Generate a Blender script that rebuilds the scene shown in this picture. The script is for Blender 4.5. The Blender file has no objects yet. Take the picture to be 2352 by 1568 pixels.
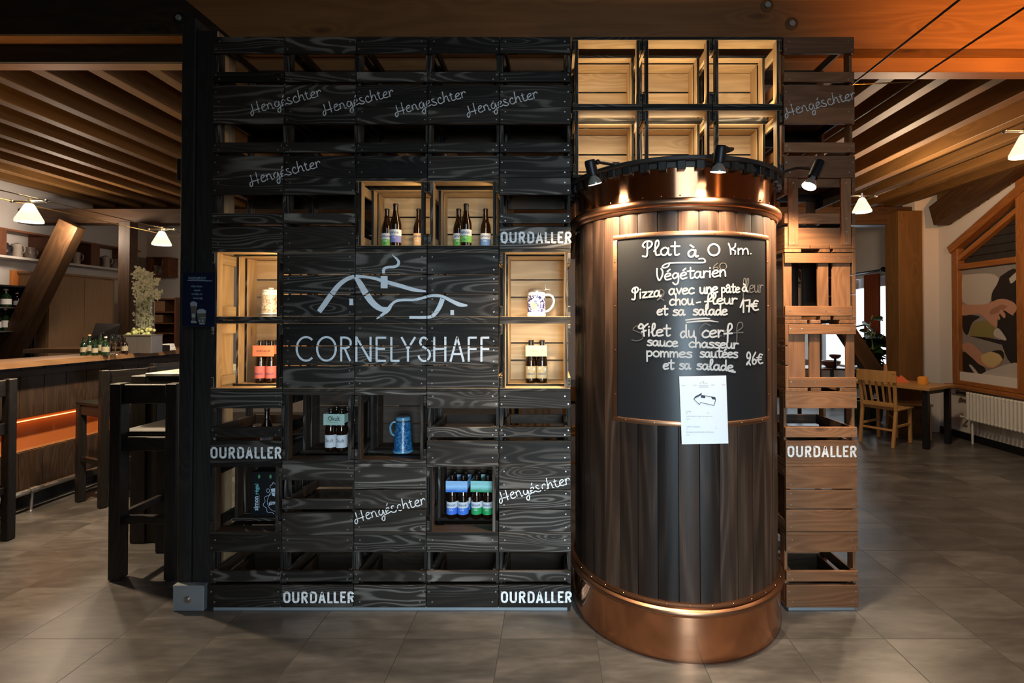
import bpy, math, random
from mathutils import Vector, Matrix
random.seed(7)
C = bpy.context.scene.collection
S = bpy.context.scene
pi = math.pi

# ---------------------------------------------------------------- camera
F = 1155.0; CX = 1270.0; HOR = 735.0; PITCH = math.radians(0.75)
CY = HOR - F*math.tan(PITCH)
EYE = 1.53
cam = bpy.data.cameras.new('camera'); co = bpy.data.objects.new('camera', cam); C.objects.link(co)
co.location = (0, 0, EYE); co.rotation_euler = (pi/2 + PITCH, 0, 0)
cam.sensor_width = 36; cam.lens = 36*F/2352
cam.shift_x = -(CX-1176)/2352; cam.shift_y = -(784-CY)/2352
cam.clip_start = 0.05
S.camera = co
def P(px, py, Y):
    r = (px-CX)/F; u = (CY-py)/F
    y = math.cos(PITCH) - u*math.sin(PITCH); z = math.sin(PITCH) + u*math.cos(PITCH)
    k = Y/y
    return Vector((r*k, Y, EYE + z*k))
def PX(px, Y): return P(px, 735, Y).x
def PZ(py, Y): return P(1270, py, Y).z

# ---------------------------------------------------------------- light
S.view_settings.view_transform = 'Standard'; S.view_settings.look = 'None'
S.view_settings.exposure = 0.0; S.view_settings.gamma = 1.0
try: S.view_settings.use_curve_mapping = False
except Exception: pass
w = bpy.data.worlds.new('world'); S.world = w; w.use_nodes = True
w.node_tree.nodes['Background'].inputs[0].default_value = (0.55, 0.62, 0.75, 1)
w.node_tree.nodes['Background'].inputs[1].default_value = 0.015

def aim(o, d):
    o.rotation_euler = Vector(d).to_track_quat('-Z', 'Y').to_euler()
def area(name, loc, d, sx, sy, power, col, spread=None):
    l = bpy.data.lights.new(name, 'AREA'); l.shape = 'RECTANGLE'; l.size = sx; l.size_y = sy
    l.energy = power; l.color = col
    if spread: l.spread = math.radians(spread)
    o = bpy.data.objects.new(name, l); C.objects.link(o); o.location = loc; aim(o, d); return o
def point(name, loc, power, col, r=0.03):
    l = bpy.data.lights.new(name, 'POINT'); l.energy = power; l.color = col; l.shadow_soft_size = r
    o = bpy.data.objects.new(name, l); C.objects.link(o); o.location = loc; return o
def spot(name, loc, d, power, col, ang, blend=0.6, r=0.025):
    l = bpy.data.lights.new(name, 'SPOT'); l.energy = power; l.color = col; l.spot_size = math.radians(ang)
    l.spot_blend = blend; l.shadow_soft_size = r
    o = bpy.data.objects.new(name, l); C.objects.link(o); o.location = loc; aim(o, d); return o
COOL = (0.64, 0.85, 1.0); WARM = (1.0, 0.62, 0.28); HALO = (1.0, 0.76, 0.5)
# daylight of the windows behind the camera
area('door_daylight', (0.75, -2.85, 1.15), (-0.115, 1, -0.13), 1.1, 1.9, 26, COOL, 46)
area('high_window_daylight', (1.05, -2.85, 3.4), (-0.1, 1, -0.25), 2.5, 1.7, 22, COOL, 120)
# daylight of the side windows of the dining room
area('side_daylight', (5.2, 9.4, 1.5), (-1, -0.35, -0.1), 2.6, 1.5, 55, (.75, .88, 1.0))
point('hall_fill', (3.4, -1.4, 2.7), 16, (1.0, .46, .15), .12)  # added fill, no fitting: warms the hall that the copper reflects
point('back_room_fill', (-1.2, 6.9, 2.5), 30, (1, .70, .40), .1)  # added fill for warmth behind the crate gaps
point('dining_fill', (3.5, 5.0, 2.6), 80, (1, .74, .48), .1)  # added fill without a fitting, brightens the dining room walls
point('back_bar_fill', (-5.75, 5.9, 2.6), 42, (1, .80, .62), .1)  # added fill without a fitting, brightens the wall behind the bar

# ---------------------------------------------------------------- mesh helper
class MB:
    def __init__(s): s.v = []; s.f = []; s.m = []; s.u = []; s.sm = []
    def add(s, pts, faces, mat=0, uvs=None, M=None, smooth=False):
        b = len(s.v)
        for p in pts: s.v.append(tuple(M @ Vector(p)) if M is not None else tuple(p))
        for i, f in enumerate(faces):
            s.f.append([b+k for k in f]); s.m.append(mat if isinstance(mat, int) else mat[i]); s.sm.append(smooth)
            s.u.append(uvs[i] if uvs else [(0, 0)]*len(f))
    def box(s, x0, y0, z0, x1, y1, z1, mat=0, ch=0.0, M=None, fm=None):
        lo = [min(x0, x1), min(y0, y1), min(z0, z1)]; hi = [max(x0, x1), max(y0, y1), max(z0, z1)]
        sz = [hi[i]-lo[i] for i in range(3)]; L = sz.index(max(sz))
        c = min(ch, 0.45*min(sz)); cen = [(lo[i]+hi[i])/2 for i in range(3)]
        ou, ov = random.uniform(0, 9), random.uniform(0, 9)
        pts = []; idx = {}
        for sx in (0, 1):
            for sy in (0, 1):
                for z_ in (0, 1):
                    sg = (sx, sy, z_); ex = [hi[i] if sg[i] else lo[i] for i in range(3)]
                    ins = [ex[i] + (-c if sg[i] else c) for i in range(3)]
                    if c == 0:
                        idx[sg] = [len(pts)]*3; pts.append(tuple(ex))
                    else:
                        idx[sg] = [len(pts), len(pts)+1, len(pts)+2]
                        for a in range(3):
                            q = ins[:]; q[a] = ex[a]; pts.append(tuple(q))
        faces = []
        def cyc(a):
            b, d = [k for k in range(3) if k != a]
            return b, d
        for a in range(3):
            b, d = cyc(a)
            for sg in (0, 1):
                q = []
                for (i, j) in ((0, 0), (1, 0), (1, 1), (0, 1)):
                    k = [0, 0, 0]; k[a] = sg; k[b] = i; k[d] = j; q.append(idx[tuple(k)][a])
                faces.append((q, (a, sg)))
        if c > 0:
            for a in range(3):            # edges along axis a
                b, d = cyc(a)
                for i in (0, 1):
                    for j in (0, 1):
                        k0 = [0, 0, 0]; k0[b] = i; k0[d] = j; k1 = k0[:]; k1[a] = 1
                        k0, k1 = tuple(k0), tuple(k1)
                        faces.append(([idx[k0][b], idx[k1][b], idx[k1][d], idx[k0][d]], (b, i)))
            for k in idx: faces.append((idx[k][:], (0, k[0])))
        F_, U_, M_ = [], [], []
        for q, (a, sg) in faces:
            p0, p1, p2 = Vector(pts[q[0]]), Vector(pts[q[1]]), Vector(pts[q[2]])
            n = (p1-p0).cross(p2-p0); mid = sum((Vector(pts[i]) for i in q), Vector())/len(q)
            if n.dot(mid-Vector(cen)) < 0: q = q[::-1]
            na = a
            if na == L: b, d = cyc(na); uv = [(pts[i][b]*.3+ou, pts[i][d]+ov) for i in q]
            else:
                o = [k for k in range(3) if k not in (na, L)][0]
                uv = [(pts[i][L]+ou, pts[i][o]+ov+na*.37) for i in q]
            F_.append(q); U_.append(uv); M_.append(fm.get((a, sg), mat) if fm else mat)
        s.add(pts, F_, M_, U_, M)
    def bar(s, a, b, w, h, mat=0, ch=0.0, up=(0, 0, 1), ext=0):
        a, b = Vector(a), Vector(b); d = (b-a); L = d.length; d.normalize()
        up = Vector(up); x = d.cross(up)
        if x.length < 1e-4: x = d.cross(Vector((0, 1, 0)))
        x.normalize(); z = x.cross(d)
        M = Matrix((x, d, z)).transposed().to_4x4(); M.translation = a
        s.box(-w/2, -ext, -h/2, w/2, L+ext, h/2, mat, ch, M)
    def lathe(s, prof, segs=32, mat=0, M=None, smooth=True, a0=0, a1=2*pi, uvs=1.0):
        full = abs(a1-a0-2*pi) < 1e-6; n = segs if full else segs+1
        pts = []; faces = []; U = []; mm = []
        cum = [0]
        for i in range(1, len(prof)): cum.append(cum[-1]+math.dist(prof[i][:2], prof[i-1][:2]))
        for (r, z, *_) in prof:
            for k in range(n):
                t = a0+(a1-a0)*k/segs; pts.append((r*math.cos(t), r*math.sin(t), z))
        R = max(p[0] for p in prof)
        for i in range(len(prof)-1):
            for k in range(segs):
                k2 = (k+1) % n
                faces.append([i*n+k, i*n+k2, (i+1)*n+k2, (i+1)*n+k])
                ua, ub = (a0+(a1-a0)*k/segs)*R*uvs, (a0+(a1-a0)*(k+1)/segs)*R*uvs
                U.append([(ua, cum[i]), (ub, cum[i]), (ub, cum[i+1]), (ua, cum[i+1])])
                mm.append(prof[i][2] if len(prof[i]) > 2 else mat)
        s.add(pts, faces, mm, U, M, smooth)
    def tube(s, path, r, segs=10, mat=0, M=None, caps=True, closed=False):
        path = [Vector(p) for p in path]; n = len(path); pts = []; faces = []; U = []
        rr = r if isinstance(r, (list, tuple)) else [r]*n
        prev = None; L = 0
        for i, p in enumerate(path):
            if closed: d = path[(i+1) % n]-path[i-1]
            else: d = path[min(i+1, n-1)]-path[max(i-1, 0)]
            d.normalize()
            if prev is None:
                x = d.orthogonal().normalized()
            else:
                x = prev - d*prev.dot(d); x.normalize()
            prev = x; y = d.cross(x)
            for k in range(segs):
                t = 2*pi*k/segs; pts.append(p + (x*math.cos(t)+y*math.sin(t))*rr[i])
        for i in range(n if closed else n-1):
            j = (i+1) % n
            for k in range(segs):
                k2 = (k+1) % segs; faces.append([i*segs+k, i*segs+k2, j*segs+k2, j*segs+k])
                U.append([(i*.05, k*.01), (i*.05, k*.01+.01), (i*.05+.05, k*.01+.01), (i*.05+.05, k*.01)])
        if caps and not closed:
            faces.append(list(range(segs))[::-1]); U.append([(0, 0)]*segs)
            faces.append([(n-1)*segs+k for k in range(segs)]); U.append([(0, 0)]*segs)
        s.add(pts, faces, mat, U, M, True)
    def prism(s, poly, z0, z1, mat=0, M=None):
        n = len(poly); ar = sum(poly[i][0]*poly[(i+1) % n][1]-poly[(i+1) % n][0]*poly[i][1] for i in range(n))
        if ar < 0: poly = poly[::-1]
        pts = [(x, y, z0) for x, y in poly]+[(x, y, z1) for x, y in poly]
        faces = [list(range(n))[::-1], list(range(n, 2*n))]+[[i, (i+1) % n, n+(i+1) % n, n+i] for i in range(n)]
        U = [[(pts[i][0], pts[i][1]) for i in f] for f in faces[:2]] + [[(pts[i][0]+pts[i][1], pts[i][2]) for i in f] for f in faces[2:]]
        s.add(pts, faces, mat, U, M)
    def sphere(s, c, r, mat=0, segs=14, rings=8, sc=(1, 1, 1)):
        prof = [(max(1e-4, r*math.sin(pi*i/rings)), -r*math.cos(pi*i/rings)) for i in range(rings+1)]
        M = Matrix.Translation(c) @ Matrix.Diagonal((*sc, 1)); s.lathe(prof, segs, mat, M)
    def build(s, name, mats, parent=None, sharp=35):
        me = bpy.data.meshes.new(name); me.from_pydata(s.v, [], s.f)
        if not isinstance(mats, (list, tuple)): mats = [mats]
        for m in mats: me.materials.append(m)
        me.polygons.foreach_set('material_index', s.m)
        me.polygons.foreach_set('use_smooth', s.sm)
        uvl = me.uv_layers.new(name='UVMap'); flat = []
        for u in s.u:
            for a in u: flat += [a[0], a[1]]
        uvl.data.foreach_set('uv', flat)
        if any(s.sm): me.set_sharp_from_angle(angle=math.radians(sharp))
        me.update()
        o = bpy.data.objects.new(name, me); C.objects.link(o)
        if parent: o.parent = parent
        return o
def tag(o, label=None, cat=None, group=None, kind=None):
    if label: o['label'] = label
    if cat: o['category'] = cat
    if group: o['group'] = group
    if kind: o['kind'] = kind
    return o
def thing(name, label, cat, loc=(0, 0, 0), rz=0, group=None):
    o = bpy.data.objects.new(name, None); C.objects.link(o); o.location = loc; o.rotation_euler = (0, 0, rz)
    o.empty_display_size = .1
    return tag(o, label, cat, group)
def copy_tree(o, parent=None):
    c = o.copy(); C.objects.link(c)
    if parent: c.parent = parent
    for ch in list(o.children): copy_tree(ch, c)
    return c
def struct(o, label=None): return tag(o, label, None, None, 'structure')

# ---------------------------------------------------------------- materials
MATS = {}
def simple(name, col, rough=.5, metal=0, spec=.5, emit=None, es=1, trans=0, ior=1.45, coat=0):
    m = bpy.data.materials.new(name); m.use_nodes = True; b = m.node_tree.nodes['Principled BSDF']
    b.inputs['Base Color'].default_value = (*col, 1); b.inputs['Roughness'].default_value = rough
    b.inputs['Metallic'].default_value = metal; b.inputs['Specular IOR Level'].default_value = spec
    b.inputs['Transmission Weight'].default_value = trans; b.inputs['IOR'].default_value = ior
    b.inputs['Coat Weight'].default_value = coat
    if emit:
        b.inputs['Emission Color'].default_value = (*emit, 1); b.inputs['Emission Strength'].default_value = es
    MATS[name] = m; return m
class N:
    def __init__(s, m): s.t = m.node_tree; s.n = s.t.nodes; s.l = s.t.links
    def node(s, ty, **kw):
        n = s.n.new(ty)
        for k, v in kw.items():
            if k.startswith('i_'): pass
            else: setattr(n, k, v)
        return n
    def lk(s, a, b): s.l.new(a, b)
    def math(s, op, a, b=None, clamp=False):
        n = s.n.new('ShaderNodeMath'); n.operation = op; n.use_clamp = clamp
        for i, x in enumerate((a, b)):
            if x is None: continue
            if isinstance(x, (int, float)): n.inputs[i].default_value = x
            else: s.lk(x, n.inputs[i])
        return n.outputs[0]
    def mix(s, f, a, b, bt='MIX'):
        n = s.n.new('ShaderNodeMix'); n.data_type = 'RGBA'; n.blend_type = bt
        for i, x in ((0, f), (6, a), (7, b)):
            if isinstance(x, (int, float)): n.inputs[i].default_value = x
            elif isinstance(x, tuple): n.inputs[i].default_value = (*x, 1)
            else: s.lk(x, n.inputs[i])
        return n.outputs[2]
    def noise(s, vec, scale, detail=2, rough=.5, W=None, dist=0):
        n = s.n.new('ShaderNodeTexNoise'); n.inputs['Scale'].default_value = scale
        n.inputs['Detail'].default_value = detail; n.inputs['Roughness'].default_value = rough
        n.inputs['Distortion'].default_value = dist
        if W is not None: n.noise_dimensions = '4D'; s.lk(W, n.inputs['W'])
        if vec is not None: s.lk(vec, n.inputs['Vector'])
        return n.outputs['Fac']
    def ramp(s, f, stops):
        n = s.n.new('ShaderNodeValToRGB'); e = n.color_ramp.elements
        while len(e) < len(stops): e.new(.5)
        for i, (p, c) in enumerate(stops):
            e[i].position = p; e[i].color = (*c, 1) if len(c) == 3 else c
        s.lk(f, n.inputs[0]); return n.outputs[0]
    def mapv(s, vec, sc, loc=(0, 0, 0)):
        n = s.n.new('ShaderNodeMapping'); n.inputs['Scale'].default_value = sc; n.inputs['Location'].default_value = loc
        s.lk(vec, n.inputs['Vector']); return n.outputs[0]
def wood(name, c0, c1, c2, rough=.6, rings=7.0, ringamt=.6, fine=.35, var=.35, knot=.6, bump=.25, spec=.35, worn=0, wornc=(.2, .2, .19), width=1.0):
    m = bpy.data.materials.new(name); m.use_nodes = True; k = N(m); b = k.n['Principled BSDF']
    uv = k.n.new('ShaderNodeUVMap').outputs[0]; oi = k.n.new('ShaderNodeObjectInfo').outputs['Random']
    W = k.math('MULTIPLY', oi, 61.0)
    base = k.noise(k.mapv(uv, (.9*width, 8*width, 1)), 1, 1.2, .35, W, .1)
    fib = k.noise(k.mapv(uv, (4*width, 170*width, 1)), 1, 3, .65, W)
    ph = k.math('ADD', k.math('MULTIPLY', base, rings*12.5), k.math('MULTIPLY', fib, .9))
    if knot:
        vo = k.n.new('ShaderNodeTexVoronoi'); vo.voronoi_dimensions = '3D'; vo.inputs['Scale'].default_value = 1
        mv = k.n.new('ShaderNodeCombineXYZ'); k.lk(W, mv.inputs[2])
        va = k.n.new('ShaderNodeVectorMath'); va.operation = 'ADD'
        k.lk(k.mapv(uv, (2.6*width, 8.5*width, 1)), va.inputs[0]); k.lk(mv.outputs[0], va.inputs[1])
        k.lk(va.outputs[0], vo.inputs['Vector']); kd = vo.outputs['Distance']
        near = k.math('SUBTRACT', 1.0, k.math('MULTIPLY', kd, 2.0), True)
        ph = k.math('ADD', ph, k.math('MULTIPLY', k.math('MULTIPLY', near, near), 22.0))
    sn = k.math('ADD', k.math('MULTIPLY', k.math('SINE', ph), .5), .5)
    rg = k.math('POWER', sn, 1.5)
    big = k.noise(k.mapv(uv, (.8*width, 3*width, 1)), 1, 1, .5, k.math('ADD', W, 17.0))
    f = k.math('ADD', k.math('MULTIPLY', rg, ringamt*.52), k.math('MULTIPLY', fib, fine*1.75))
    f = k.math('ADD', f, k.math('MULTIPLY', k.math('SUBTRACT', big, .5), .5), True)
    col = k.ramp(f, [(0.08, c0), (.5, c1), (.95, c2)])
    if worn:
        wn = k.noise(k.mapv(uv, (1.3, 9, 1)), 1, 2, .5, k.math('ADD', W, 5.0))
        amt = k.math('ADD', wn, k.math('MULTIPLY', k.math('SUBTRACT', k.math('FRACT', k.math('MULTIPLY', oi, 29.3)), .5), .22))
        wf = k.ramp(amt, [(.40, (0, 0, 0)), (.66, (1, 1, 1))])
        line = k.ramp(k.math('ADD', sn, k.math('MULTIPLY', k.math('SUBTRACT', fib, .5), .9)), [(.55, (.08, .08, .08)), (.95, (1, 1, 1))])
        wf2 = k.math('MULTIPLY', k.math('MULTIPLY', wf, line), worn, True)
        col = k.mix(wf2, col, wornc)
    if knot:
        kf = k.ramp(kd, [(.04, (1, 1, 1)), (.13, (0, 0, 0))])
        col = k.mix(k.math('MULTIPLY', kf, knot), col, tuple(x*.35 for x in c0))
    vv = k.math('ADD', k.math('MULTIPLY', k.math('FRACT', k.math('MULTIPLY', oi, 13.7)), 2*var), 1-var)
    hs = k.n.new('ShaderNodeHueSaturation'); k.lk(col, hs.inputs['Color']); k.lk(vv, hs.inputs['Value'])
    k.lk(hs.outputs[0], b.inputs['Base Color'])
    b.inputs['Roughness'].default_value = rough; b.inputs['Specular IOR Level'].default_value = spec
    if bump:
        bp = k.n.new('ShaderNodeBump'); bp.inputs['Strength'].default_value = bump; bp.inputs['Distance'].default_value = .002
        k.lk(f, bp.inputs['Height']); k.lk(bp.outputs[0], b.inputs['Normal'])
    MATS[name] = m; return m
def speckle(name, cols, scale, rough=.5, spec=.5, bump=0, dist=.4, detail=3, coat=0):
    m = bpy.data.materials.new(name); m.use_nodes = True; k = N(m); b = k.n['Principled BSDF']
    tc = k.n.new('ShaderNodeTexCoord').outputs['Object']
    n = k.noise(tc, scale, detail, .55, None, dist)
    k.lk(k.ramp(n, cols), b.inputs['Base Color']); b.inputs['Roughness'].default_value = rough
    b.inputs['Specular IOR Level'].default_value = spec; b.inputs['Coat Weight'].default_value = coat
    if bump:
        bp = k.n.new('ShaderNodeBump'); bp.inputs['Strength'].default_value = bump; bp.inputs['Distance'].default_value = .004
        k.lk(n, bp.inputs['Height']); k.lk(bp.outputs[0], b.inputs['Normal'])
    MATS[name] = m; return m

darkpine = wood('dark_pine', (.030, .018, .011), (.055, .033, .020), (.085, .055, .036), .6, var=.25, knot=.5)  # darker copy of the pine, for the inside of unlit crates
stain = wood('charred_wood', (.010, .0075, .0055), (.022, .017, .013), (.046, .037, .030), .62, spec=.22, worn=.8, wornc=(.185, .165, .145), var=.55, knot=.6, rings=9.5)
brown = wood('warm_lit_crate_wood', (.13, .054, .021), (.235, .104, .044), (.34, .165, .076), .55, ringamt=.4, var=.3, knot=.7)  # crate wood with the warm light on the right column put into the colour
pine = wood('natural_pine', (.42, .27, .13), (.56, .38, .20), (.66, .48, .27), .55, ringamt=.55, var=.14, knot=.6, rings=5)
stavew = wood('barrel_stave_wood', (.012, .006, .004), (.030, .016, .010), (.080, .045, .028), .46, rings=3, var=.75, knot=0, spec=.25)
beamw = wood('beam_pine', (.20, .085, .026), (.29, .13, .042), (.36, .175, .062), .5, rings=4, ringamt=.4, var=.1, knot=.8, width=.6)
bracew = wood('brace_wood', (.035, .016, .006), (.060, .029, .011), (.09, .046, .018), .55, rings=4, var=.1, knot=.5, width=.6)
joistw = wood('joist_pine', (.11, .052, .014), (.165, .08, .022), (.215, .11, .033), .6, rings=4, ringamt=.4, var=.2, knot=.5, width=.6)
darkfront = wood('dark_beam_front', (.018, .011, .006), (.032, .020, .011), (.05, .032, .019), .6, rings=4, var=.1, knot=.5, width=.6)
darktim = wood('dark_timber', (.007, .0062, .0055), (.014, .012, .0105), (.027, .023, .020), .65, var=.15, knot=.4)
stoolw = wood('dark_stool_wood', (.006, .0048, .004), (.012, .0095, .008), (.024, .019, .016), .45, var=.2, knot=.2)
barw = wood('bar_plank_wood', (.016, .009, .006), (.034, .019, .011), (.065, .037, .022), .5, var=.3, knot=.5)
counterw = wood('counter_wood', (.13, .068, .028), (.18, .095, .042), (.23, .13, .06), .3, rings=4, var=.1, knot=.2, spec=.5)
oakw = wood('cabinet_veneer', (.27, .16, .08), (.34, .20, .10), (.40, .25, .13), .5, rings=3, ringamt=.3, var=.06, knot=0)
chairw = wood('beech_chair_wood', (.40, .20, .065), (.50, .27, .095), (.58, .33, .13), .4, rings=4, ringamt=.35, var=.08, knot=0)
framew = wood('window_frame_wood', (.22, .075, .018), (.31, .115, .03), (.38, .155, .045), .45, rings=4, var=.1, knot=.2)
def paintmat(name, c, c2, lo=.36, hi=.5, sc=70):
    m = bpy.data.materials.new(name); m.use_nodes = True; k = N(m); b = k.n['Principled BSDF']
    tc = k.n.new('ShaderNodeTexCoord').outputs['Object']
    n = k.noise(k.mapv(tc, (.35, 1, 1.6)), sc, 3, .6)
    k.lk(k.ramp(n, [(lo, c2), (hi, c)]), b.inputs['Base Color']); b.inputs['Roughness'].default_value = .8
    MATS[name] = m; return m
paint = paintmat('white_stencil_paint', (.80, .80, .80), (.22, .22, .21), .30, .46)
logo_paint = paintmat('pale_logo_paint', (.72, .76, .80), (.46, .49, .52), .3, .4, 40)
nail = simple('nail_steel', (.45, .45, .45), .35, .9)
blackm = simple('black_metal', (.012, .012, .014), .4, .3)
chalk = simple('white_chalk', (.42, .42, .42), .9, emit=None)
ghost = simple('wiped_chalk', (.095, .085, .075), .9)
board = simple('blackboard_surface', (.014, .014, .015), .38, 0, .45)
paperm = simple('white_paper', (.78, .78, .80), .7)
ink = simple('black_ink', (.03, .03, .04), .6)
greyink = simple('grey_ink', (.24, .24, .26), .6)
rustink = simple('rust_line_ink', (.52, .36, .30), .6)
galv = simple('galvanised_metal', (.30, .33, .35), .42, .35)
steel = simple('brushed_steel', (.55, .53, .52), .3, .95)
whitew = simple('white_plaster', (.62, .58, .55), .85)
whitep = simple('white_enamel', (.72, .70, .64), .4)
# ---------------------------------------------------------------- floor and shell
def floor_mat():
    m = bpy.data.materials.new('grey_stone_tile'); m.use_nodes = True; k = N(m); b = k.n['Principled BSDF']
    tc = k.n.new('ShaderNodeTexCoord').outputs['Object']
    sp = k.n.new('ShaderNodeSeparateXYZ'); k.lk(tc, sp.inputs[0])
    T = .461
    cells = []; masks = []
    for ax, off in ((0, -3.017), (1, 2.897)):
        q = k.math('DIVIDE', k.math('SUBTRACT', sp.outputs[ax], off-T*60), T)
        fr = k.math('FRACT', q); cells.append(k.math('FLOOR', q))
        d = k.math('MINIMUM', fr, k.math('SUBTRACT', 1.0, fr))
        masks.append(k.math('LESS_THAN', d, .0045))
    grout = k.math('MAXIMUM', masks[0], masks[1])
    cv = k.n.new('ShaderNodeCombineXYZ'); k.lk(cells[0], cv.inputs[0]); k.lk(cells[1], cv.inputs[1])
    wn = k.n.new('ShaderNodeTexWhiteNoise'); wn.noise_dimensions = '3D'; k.lk(cv.outputs[0], wn.inputs['Vector'])
    rv = wn.outputs['Value']
    Wv = k.math('MULTIPLY', rv, 40.0)
    cl = k.noise(k.mapv(tc, (1.6, 5.5, 1)), 1, 4, .6, Wv, .4)
    fi = k.noise(k.mapv(tc, (9, 40, 1)), 1, 3, .6, Wv)
    f = k.math('ADD', k.math('MULTIPLY', cl, .8), k.math('MULTIPLY', fi, .3))
    col = k.ramp(f, [(.36, (.046, .043, .041)), (.53, (.084, .078, .073)), (.72, (.150, .140, .132))])
    hs = k.n.new('ShaderNodeHueSaturation'); k.lk(col, hs.inputs['Color'])
    k.lk(k.math('ADD', k.math('MULTIPLY', rv, .22), .89), hs.inputs['Value'])
    col = k.mix(grout, hs.outputs[0], (.045, .040, .036))
    k.lk(col, b.inputs['Base Color'])
    r = k.math('ADD', k.math('MULTIPLY', f, .22), .2)
    k.lk(k.math('ADD', r, k.math('MULTIPLY', grout, .4), True), b.inputs['Roughness'])
    b.inputs['Specular IOR Level'].default_value = .5
    bp = k.n.new('ShaderNodeBump'); bp.inputs['Strength'].default_value = .3; bp.inputs['Distance'].default_value = .002
    k.lk(k.math('SUBTRACT', k.math('MULTIPLY', f, .25), grout), bp.inputs['Height']); k.lk(bp.outputs[0], b.inputs['Normal'])
    return m
fm_ = floor_mat()
mb = MB(); mb.box(-6.8, -3.0, -.05, 5.3, 13.0, 0); struct(mb.build('floor', fm_), 'grey stone tile floor of the whole room')

ceilm = wood('ceiling_boards', (.13, .065, .022), (.19, .10, .036), (.25, .14, .055), .65, rings=4, var=.1, knot=.4, width=.6)
mb = MB(); mb.box(-6.8, 3.18, 3.42, 5.3, 13.0, 3.47); struct(mb.build('ceiling', ceilm), 'timber boarded ceiling above the joists')
XL, XR = -6.8, 5.3
mb = MB(); mb.box(XL-.1, 2.0, 0, XL, 13.0, 3.42); struct(mb.build('wall_left', whitew), 'white plaster wall behind the bar')
mb = MB(); mb.box(XL, 13.0, 0, XR, 13.1, 3.42); struct(mb.build('wall_back', whitew), 'white plaster wall at the far end')
# right wall with an opening for the mural window and one for the far window
def wall_y(name, x0, x1, y0, y1, z0, z1, holes, mat, label):
    mb = MB(); ys = sorted({y0, y1, *[h[0] for h in holes], *[h[1] for h in holes]})
    for a, b in zip(ys, ys[1:]):
        hs = [h for h in holes if h[0] <= a and h[1] >= b]
        if not hs: mb.box(x0, a, z0, x1, b, z1)
        else:
            h = hs[0]; mb.box(x0, a, z0, x1, b, h[2]); mb.box(x0, a, h[3], x1, b, z1)
    return struct(mb.build(name, mat), label)
wall_y('wall_right', XR, XR+.3, 2.0, 13.0, 0, 3.42, [(4.3, 6.66, .86, 3.42), (8.0, 10.9, .62, 2.24)], whitew, 'white plaster wall with the mural window and the daylight window')

# ---------------------------------------------------------------- timber frame
trimn = [0]
def trim(mb, mat, label):
    trimn[0] += 1; return struct(mb.build('trim_%d' % trimn[0], mat), label)
# front beams: left pair with a diagonal end, right pair
YA = 3.05
zl, zr = PZ(78, YA), PZ(112, YA)
def wedge_beam(poly, y0, y1, mat, label):
    mb = MB(); M = Matrix(((1, 0, 0, 0), (0, 0, 1, 0), (0, 1, 0, 0), (0, 0, 0, 1)))
    n = len(poly); pts = [(x, y0, z) for x, z in poly]+[(x, y1, z) for x, z in poly]
    ar = sum(poly[i][0]*poly[(i+1) % n][1]-poly[(i+1) % n][0]*poly[i][1] for i in range(n))
    fr = list(range(n)); bk = [n+i for i in range(n)][::-1]
    if ar < 0: fr, bk = fr[::-1], bk[::-1]
    sd = [[i, n+i, n+(i+1) % n, (i+1) % n] for i in range(n)]
    if ar < 0: sd = [q[::-1] for q in sd]
    fs = [fr, bk]+sd
    U = [[(pts[i][0], pts[i][2]) for i in f] for f in fs[:2]]+[[(pts[i][0], pts[i][1]+pts[i][2]) for i in f] for f in fs[2:]]
    mb.add(pts, fs, 0, U); return trim(mb, mat, label)
TOP = 3.75
xa = P(400, 0, YA).x; xb = P(560, 92, YA).x
wedge_beam([(XL, zl), (PX(425, YA), zl), (xb, zr), (xa-.25, TOP), (XL, TOP)], YA, YA+.02, darkfront, 'thin dark front layer of the beam over the left opening')  # layer added to keep the unlit front dark above the bright pine underside
wedge_beam([(XL, zl), (PX(425, YA), zl), (xb, zr), (xa-.25, TOP), (XL, TOP)], YA+.021, YA+.12, beamw, 'cross beam behind the dark front layer of the left opening')
wedge_beam([(xa-.25+.004, TOP), (xb+.004, zr), (XR, zr), (XR, TOP)], YA-.001, YA+.10, beamw, 'orange pine cross beam over the crate wall')
YB = YA+.11
mb = MB(); mb.box(XL, YB+.012, PZ(140, YB), PX(440, YB), YB+.035, 3.5, 0, .002); trim(mb, darkfront, 'thin dark front layer of the second left beam')  # same added layer, the unlit front put into the colour
mb = MB(); mb.box(XL, YB+.036, PZ(140, YB), PX(440, YB), YB+.12, 3.5, 0, .002); trim(mb, beamw, 'second cross beam of the left opening')
mb = MB(); mb.box(PX(440, YB)+.01, YB, PZ(165, YB), XR, YB+.10, 3.5, 0, .004); trim(mb, beamw, 'second orange cross beam of the right opening')
# joists run away from the beams
YJ0, YJ1 = YB+.13, 7.40
def joist(x, zb, y0=YJ0, y1=YJ1, wd=.1, h=.2):
    mb = MB(); mb.box(x-wd/2, y0, zb, x+wd/2, y1, zb+h, 0, .004)
    trim(mb, joistw, 'ceiling joist running away from the crate wall')
zjl, zjr = PZ(157, YJ0), PZ(166, YJ0)
x = PX(337, YJ0)
xs_l = [x-.385*i for i in range(11)]
for q in xs_l: joist(q, zjl)
for i in range(1, 5): joist(xs_l[0]+.385*i, zjl)
x0r = PX(2180, YJ0)+.05
xs_r = [x0r+.385*i for i in range(8)]
for q in xs_r: joist(q, zjr)
for i in range(1, 7): joist(x0r-.385*i, zjr)
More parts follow.
